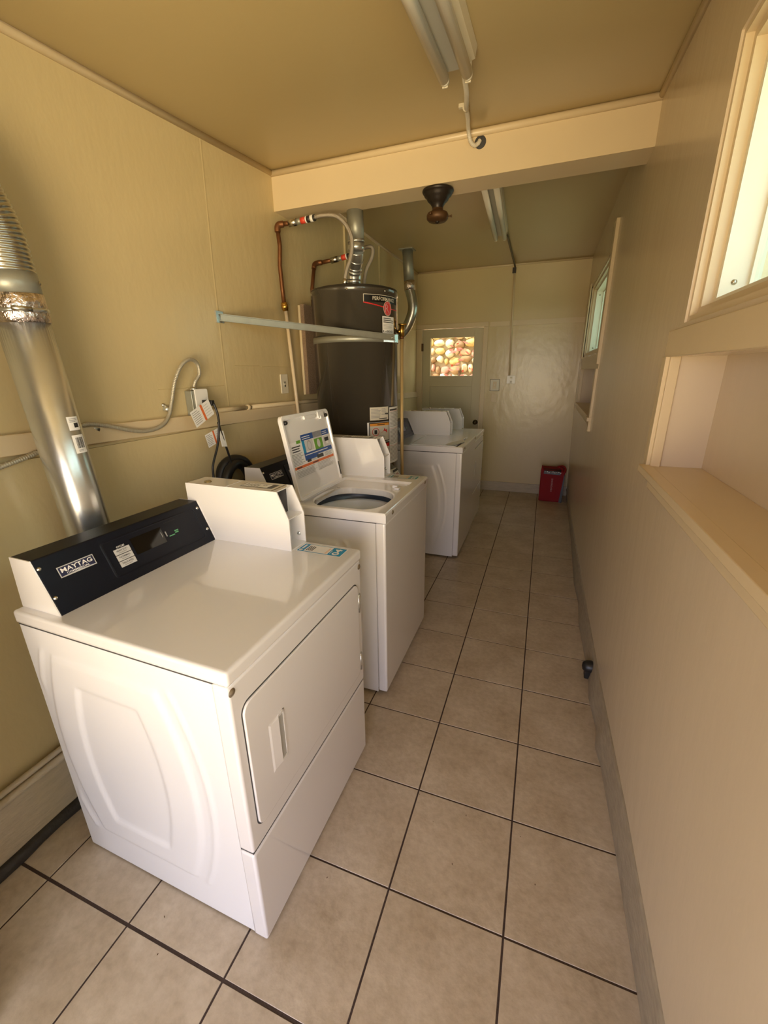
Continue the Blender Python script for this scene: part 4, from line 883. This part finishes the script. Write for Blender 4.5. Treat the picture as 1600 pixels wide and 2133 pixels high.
m = MB(); m.lathe([(0.0, 0.0085), (0.014, 0.0085), (0.016, 0.006)], (0, 0.0, 0.0), M_plast, 16, 'x')
for s_ in (-0.008, 0.008): m.box(0.0085, 0.0095, s_-0.0025, s_+0.0025, 0.003, 0.014, M_blk)
m.box(0.0085, 0.0095, -0.007, 0.007, -0.018, -0.007, M_blk); m.build('socket', wo_)
m = MB(); m.box(0, 0.016, -0.065, 0.12, -0.28, 0.28, M_pipe); pn = empty('wall_panel', (-1.605, 2.238, 1.635), 0, 'narrow wooden panel with brown textured board behind the water heater', 'panel'); m.build('frame', pn)
m = MB(); m.box(0.0165, 0.042, -0.062, 0.12, -0.278, 0.285, M_board); m.build('textured_board', pn)
# far wall plates
sw = plate('light_switch', (-0.622, YF, 1.325), 0.105, 0.130, 'painted switch plate on the far wall right of the door', M_plast, 'y', cat='switch')
m = MB(); m.box(-0.022, 0.022, -0.010, -0.006, -0.042, 0.042, M_trim); m.box(-0.057, 0.057, -0.0015, 0.0, -0.070, 0.070, M_lamp); m.box(-0.005, 0.005, -0.020, -0.008, -0.006, 0.012, M_plast); m.build('toggle', sw)
gf = plate('wall_outlet', (-0.435, YF, 1.388), 0.096, 0.092, 'metal outlet box on the far wall at the foot of the conduit', M_metbox, 'y')
m = MB(); m.box(-0.048, 0.048, -0.002, 0.0, -0.046, 0.046, M_galvd)
for zz in (-0.026, 0.022):
    m.box(-0.014, 0.014, -0.012, -0.006, zz-0.014, zz+0.014, M_plast); m.box(-0.006, -0.003, -0.0125, -0.0115, zz-0.006, zz+0.006, M_blk); m.box(0.003, 0.006, -0.0125, -0.0115, zz-0.006, zz+0.006, M_blk)
m.build('socket', gf)
tag(plate('blank_plate', (-0.622, YF, 1.172), 0.062, 0.095, 'small painted blank plate below the switch on the far wall', M_trim, 'y', cat='plate'))
# conduit far wall / ceiling
cdt = empty('conduit_pipe', (-0.49, YF-0.012, 2.6), 0, 'cream painted conduit dropping down the far wall to the metal outlet box', 'pipe')
m = MB(); m.tube([(0.0, 0, -0.02), (0.012, 0, -0.42), (0.032, 0, -1.165)], 0.011, M_pipe, 12); m.build('vertical_run', cdt)
m = MB(); m.box(-0.022, 0.016, -0.018, 0.010, -0.075, -0.02, M_lamp); m.build('junction', cdt)
armored('ceiling_cable', [(-0.478, 3.84, 2.600), (-0.485, 4.2, 2.608), (-0.492, 4.75, 2.610), (-0.490, 5.005, 2.600), (-0.489, 5.012, 2.57)], 0.009, 'dark cable running along the far ceiling from the small light fixture', 'cable', mt=mat('dark_painted_cable', (0.10, 0.08, 0.05), 0.5), n=8, rib=False)
armored('ceiling_cable', [(-0.410, 1.36, 2.470), (-0.425, 1.50, 2.480), (-0.450, 1.64, 2.510), (-0.467, 1.73, 2.538), (-0.480, 1.84, 2.552), (-0.493, 1.93, 2.556), (-0.488, 1.965, 2.525), (-0.472, 1.985, 2.512), (-0.456, 1.998, 2.522), (-0.450, 2.006, 2.535)], 0.0095, 'white ribbed cable sagging from the near ceiling light into a hole in the beam', 'cable', mt=mat('white_painted_cable', (0.62, 0.58, 0.48), 0.4), n=14)
m = MB(); m.lathe([(0, -0.0), (0.026, -0.0), (0.028, 0.002)], (-0.448, 2.0085, 2.530), M_seam, 24, 'y'); struct(m.build('dark_hole_disc'))  # flat dark disc painted in place of the hole's shaded inside
cl_ = empty('cable_clamp', (-0.470, 1.735, zc(-0.47, 1.735)), 0, 'small painted clamp holding the white cable to the ceiling', 'clamp')
m = MB(); m.tube([(0.0, -0.008, -0.018), (0.0, 0.010, -0.016)], 0.013, M_fix, 10); m.box(-0.03, -0.008, -0.006, 0.008, -0.014, 0.0, M_fix); m.build('saddle', cl_)

# ============================================================ CEILING LIGHTS
def fixture(name, x, y_end, z, length, label, tubes=(-0.050, 0.050), off=0.0, slope=0.0):
    r_ = empty(name, (x, y_end, z), 0, label, 'ceiling light')
    def B(mb, nm, bevel=0.0):
        mb.v = [(a, b_, c_+slope*b_) for a, b_, c_ in mb.v]; return mb.build(nm, r_, bevel=bevel)
    Ln = length
    m = MB(); m.prism([(off-0.055, 0.0), (off-0.055, -0.012), (off-0.040, -0.050), (off+0.032, -0.050), (off+0.036, -0.040), (off+0.055, -0.034), (off+0.060, 0.0)], -Ln, 0.0, M_fix, 'y'); B(m, 'housing')
    m = MB(); m.box(off-0.036, off+0.028, -Ln+0.01, -0.006, -0.0545, -0.0515, M_fixg); B(m, 'ballast_cover')
    m = MB(); m.tube([(0.0475, -0.10, -0.031-0.0), (0.0475, -Ln+0.1, -0.031)], 0.004, M_fix, 6); 
    for s_ in tubes:
        m = MB(); m.tube([(s_, -0.012, -0.072), (s_, -Ln+0.012, -0.072)], 0.0185, M_tube, 20); m.tube([(s_, -0.012, -0.072), (s_, 0.010, -0.072)], 0.0165, M_blk if False else M_tube, 16); t_ = B(m, 'tube')
        m = MB(); m.box(s_-0.010, s_+0.010, 0.006, 0.014, -0.090, -0.030, M_fix); B(m, 'lamp_holder', 0.002)
    return r_
fixture('fluorescent_light', -0.425, 1.360, zc(-0.425, 1.360)-0.002, 1.22, 'long two-tube fluorescent light on the near ceiling, unlit', tubes=(-0.050, 0.030), off=-0.002, slope=0.086)
fx2 = fixture('fluorescent_light', -0.520, 3.70, 2.619, 1.22, 'smaller-looking two-tube fluorescent light on the far ceiling beyond the beam', tubes=(-0.036, 0.036)); fx2.rotation_euler = (0, 0, 0.042)
CL = empty('ceiling_lamp', (-0.665, 2.078, 2.388), 0, 'old dark bronze ceiling lamp base without a shade, under the beam', 'ceiling lamp')
m = MB(); m.lathe([(0.0, 0.0), (0.080, 0.0), (0.082, -0.006), (0.078, -0.014), (0.070, -0.018), (0.070, -0.026), (0.058, -0.034), (0.054, -0.046), (0.040, -0.058), (0.030, -0.072), (0.028, -0.082)], (0, 0, 0), M_lamp, 40); m.build('canopy', CL)
m = MB(); m.lathe([(0.028, -0.080), (0.030, -0.092), (0.052, -0.102), (0.057, -0.112), (0.056, -0.128), (0.046, -0.138), (0.0, -0.140)], (0, 0, 0), M_rust, 36); m.build('shade_holder', CL)
for a in (0.2, 2.3, 4.4):
    m = MB(); m.tube([(0.050, 0, -0.118), (0.072, 0, -0.118)], 0.0035, M_rust, 8); m.lathe([(0, 0.004), (0.006, 0.003), (0.006, -0.003), (0, -0.004)], (0.072, 0, -0.118), M_rust, 10, 'x'); o = m.build('thumb_screw', CL); o.rotation_euler = (0, 0, a)
m = MB(); m.lathe([(0, -0.150), (0.010, -0.146), (0.012, -0.138)], (0, 0, 0), M_lamp, 16); m.build('socket', CL)

# ============================================================ BAG, DOORSTOP
BG = empty('delivery_bag', (0.150, 4.80, 0), math.radians(-3), 'red insulated delivery bag standing in the far right corner', 'bag')
m = MB(); n = 10
m.hexa([(-0.130, -0.095, 0.0), (0.125, -0.095, 0.0), (0.125, 0.10, 0.0), (-0.130, 0.10, 0.0), (-0.135, -0.085, 0.385), (0.130, -0.085, 0.372), (0.130, 0.09, 0.395), (-0.135, 0.09, 0.395)], M_red)
m.build('body', BG, bevel=0.014, bseg=3)
m = MB(); m.hexa([(-0.100, -0.094, 0.335), (0.085, -0.094, 0.330), (0.085, -0.075, 0.330), (-0.100, -0.075, 0.335), (-0.100, -0.092, 0.372), (0.085, -0.092, 0.366), (0.085, -0.060, 0.385), (-0.100, -0.060, 0.392)], M_blk); m.build('zip_band', BG)
for k in range(9):
    m = MB(); a = -0.085+0.021*k; m.lathe([(0, 0.004), (0.006, 0.003), (0.007, 0)], (a, -0.0945, 0.356+0.006*math.sin(k*2)), M_paper if k % 3 else M_galv, 8, 'y'); m.v = [(x, 2*(-0.0935)-y, z) for x, y, z in m.v]; m.build('zip_tooth', BG)
m = MB(); m.tube(catmull([(0.10, -0.08, 0.36), (0.09, -0.06, 0.402), (0.045, -0.03, 0.412), (0.10, 0.0, 0.420), (0.13, -0.03, 0.395), (0.128, -0.08, 0.36)], 8), 0.010, M_red, 10); m.build('handle', BG)
m = MB(); m.hexa([(-0.136, -0.09, 0.33), (-0.105, -0.09, 0.33), (-0.105, 0.05, 0.33), (-0.136, 0.05, 0.33), (-0.130, -0.082, 0.425), (-0.112, -0.080, 0.405), (-0.112, 0.02, 0.40), (-0.130, 0.02, 0.42)], M_red); m.build('flap', BG, bevel=0.004)
m = MB(); m.hexa([(0.095, -0.097, 0.0), (0.128, -0.097, 0.0), (0.128, -0.06, 0.0), (0.095, -0.06, 0.0), (0.122, -0.089, 0.33), (0.133, -0.089, 0.33), (0.133, -0.06, 0.33), (0.122, -0.06, 0.33)], M_blk); m.build('side_strap', BG)
D = Decal(plane_fn((0, -0.0965, 0.0), (1, 0, 0), (0, 0.026, 1))); D.h = 0.0012; D.text('DOORDASH', 0.0, 0.205, 0.018, 'p', rot=-PI/2, width=0.155, bold=0.01); D.build('printed_name', BG)
DS = empty('door_stop', (0.315, 1.56, 0), 0, 'small black rubber door stop stuck at the foot of the right wall', 'door stop')
m = MB(); m.lathe([(0.0, -0.040), (0.018, -0.036), (0.030, -0.02), (0.032, 0.0), (0.030, 0.02)], (0.0, 0, 0.062), M_blk, 24, 'x'); m.build('rubber_cup', DS)
m = MB(); m.box(-0.024, 0.010, -0.022, 0.022, 0.0, 0.05, M_blk); m.build('foot', DS, bevel=0.006)
# specks on the floor
m = MB()
for x_, y_ in ((-0.331, 0.66), (-0.155, 0.64), (-0.17, 0.47), (0.08, 0.5), (-0.53, 0.30), (-0.26, 0.58), (0.03, 0.63), (-0.88, -0.02), (-0.8, -0.16), (-0.93, 0.05)):
    a = random.uniform(0, 6); r_ = random.uniform(0.002, 0.004)
    m.add([(x_+r_*math.cos(a), y_+r_*math.sin(a), 0.0008), (x_+0.4*r_*math.cos(a+1.6), y_+0.4*r_*math.sin(a+1.6), 0.002), (x_-r_*math.cos(a), y_-r_*math.sin(a), 0.0008), (x_+0.4*r_*math.cos(a-1.6), y_+0.4*r_*math.sin(a-1.6), 0.0008)], [(0, 1, 2, 3)], M_rust)
tag(m.build('floor_debris'), 'tiny dark crumbs scattered on the floor tiles', 'debris', kind='stuff')

# ============================================================ OUTSIDE THE FAR DOOR: stone retaining wall and plant
rr = random.Random(3)
M_stone = mat('sunlit_yellow_stone', (0.62, 0.50, 0.28), 0.8, bump=0.6, bscale=18, var=0.35, vscale=5)
m = MB(); m.box(-3.2, 0.4, 6.75, 6.9, -0.2, 2.6, mat('mortar', (0.45, 0.38, 0.26), 0.9))
ST = [mat('sunlit_stone_%s' % n_, c_, 0.85, bump=0.8, bscale=22, var=0.45, vscale=9) for n_, c_ in (('yellow', (0.62, 0.47, 0.20)), ('buff', (0.62, 0.52, 0.36)), ('brown', (0.34, 0.22, 0.12)), ('pink', (0.55, 0.30, 0.24)), ('pale', (0.75, 0.68, 0.52)))]
z = 0.9
while z < 2.55:
    x = -3.0+rr.uniform(0, 0.2); hh = rr.uniform(0.10, 0.15)
    while x < 0.3:
        ww = rr.uniform(0.07, 0.21); cx, cz = x+ww/2, z+hh/2+rr.uniform(-0.025, 0.025); vs = []; fs = []; nu, nv = 9, 4; dp = rr.uniform(0.04, 0.12); h2 = hh*rr.uniform(0.8, 1.15); jit = [rr.uniform(0.82, 1.12) for _ in range(nu)]
        for j in range(nv+1):
            for i in range(nu):
                a = 2*PI*i/nu+0.3; ph = (PI/2)*j/nv; k_ = math.cos(ph)**0.5*jit[i]
                vs.append((cx+ww*0.5*k_*math.cos(a), 6.75-dp*math.sin(ph), cz+h2*0.5*k_*math.sin(a)))
        for j in range(nv):
            for i in range(nu): fs.append((j*nu+i, j*nu+(i+1) % nu, (j+1)*nu+(i+1) % nu, (j+1)*nu+i))
        m.add(vs, fs, rr.choice(ST if cx > -1.9 else ST[:2]+ST[4:]), True); x += ww*0.97
    z += hh*0.97
tag(m.build('stone_wall'), 'sunlit wall of rounded yellow stones seen through the far door pane', 'stone wall')
PLT = empty('red_leaved_plant', (-1.33, 6.45, 0.0), 0, 'reddish leafy plant outside the far door pane', 'plant')
m = MB(); m.tube([(0, 0, 0), (0.02, 0, 0.8), (0.0, 0, 1.5)], 0.02, M_rust, 8); m.build('stem', PLT)
m = MB()
for k in range(60):
    zz = rr.uniform(0.9, 2.0); a = rr.uniform(0, 6.28); r_ = 0.20; c_ = Vector((rr.uniform(-r_, r_)*(1.2-abs(zz-1.4)), rr.uniform(-0.1, 0.1), zz)); d = Vector((math.cos(a), math.sin(a)*0.4, rr.uniform(-0.5, 0.5)))*0.06; s_ = d.orthogonal().normalized()*0.022
    m.add([c_-d, c_+s_, c_+d, c_-s_], [(0, 1, 2, 3)], mat('red_leaf', (0.5, 0.10, 0.07), 0.6))
m.build('leaves', PLT)
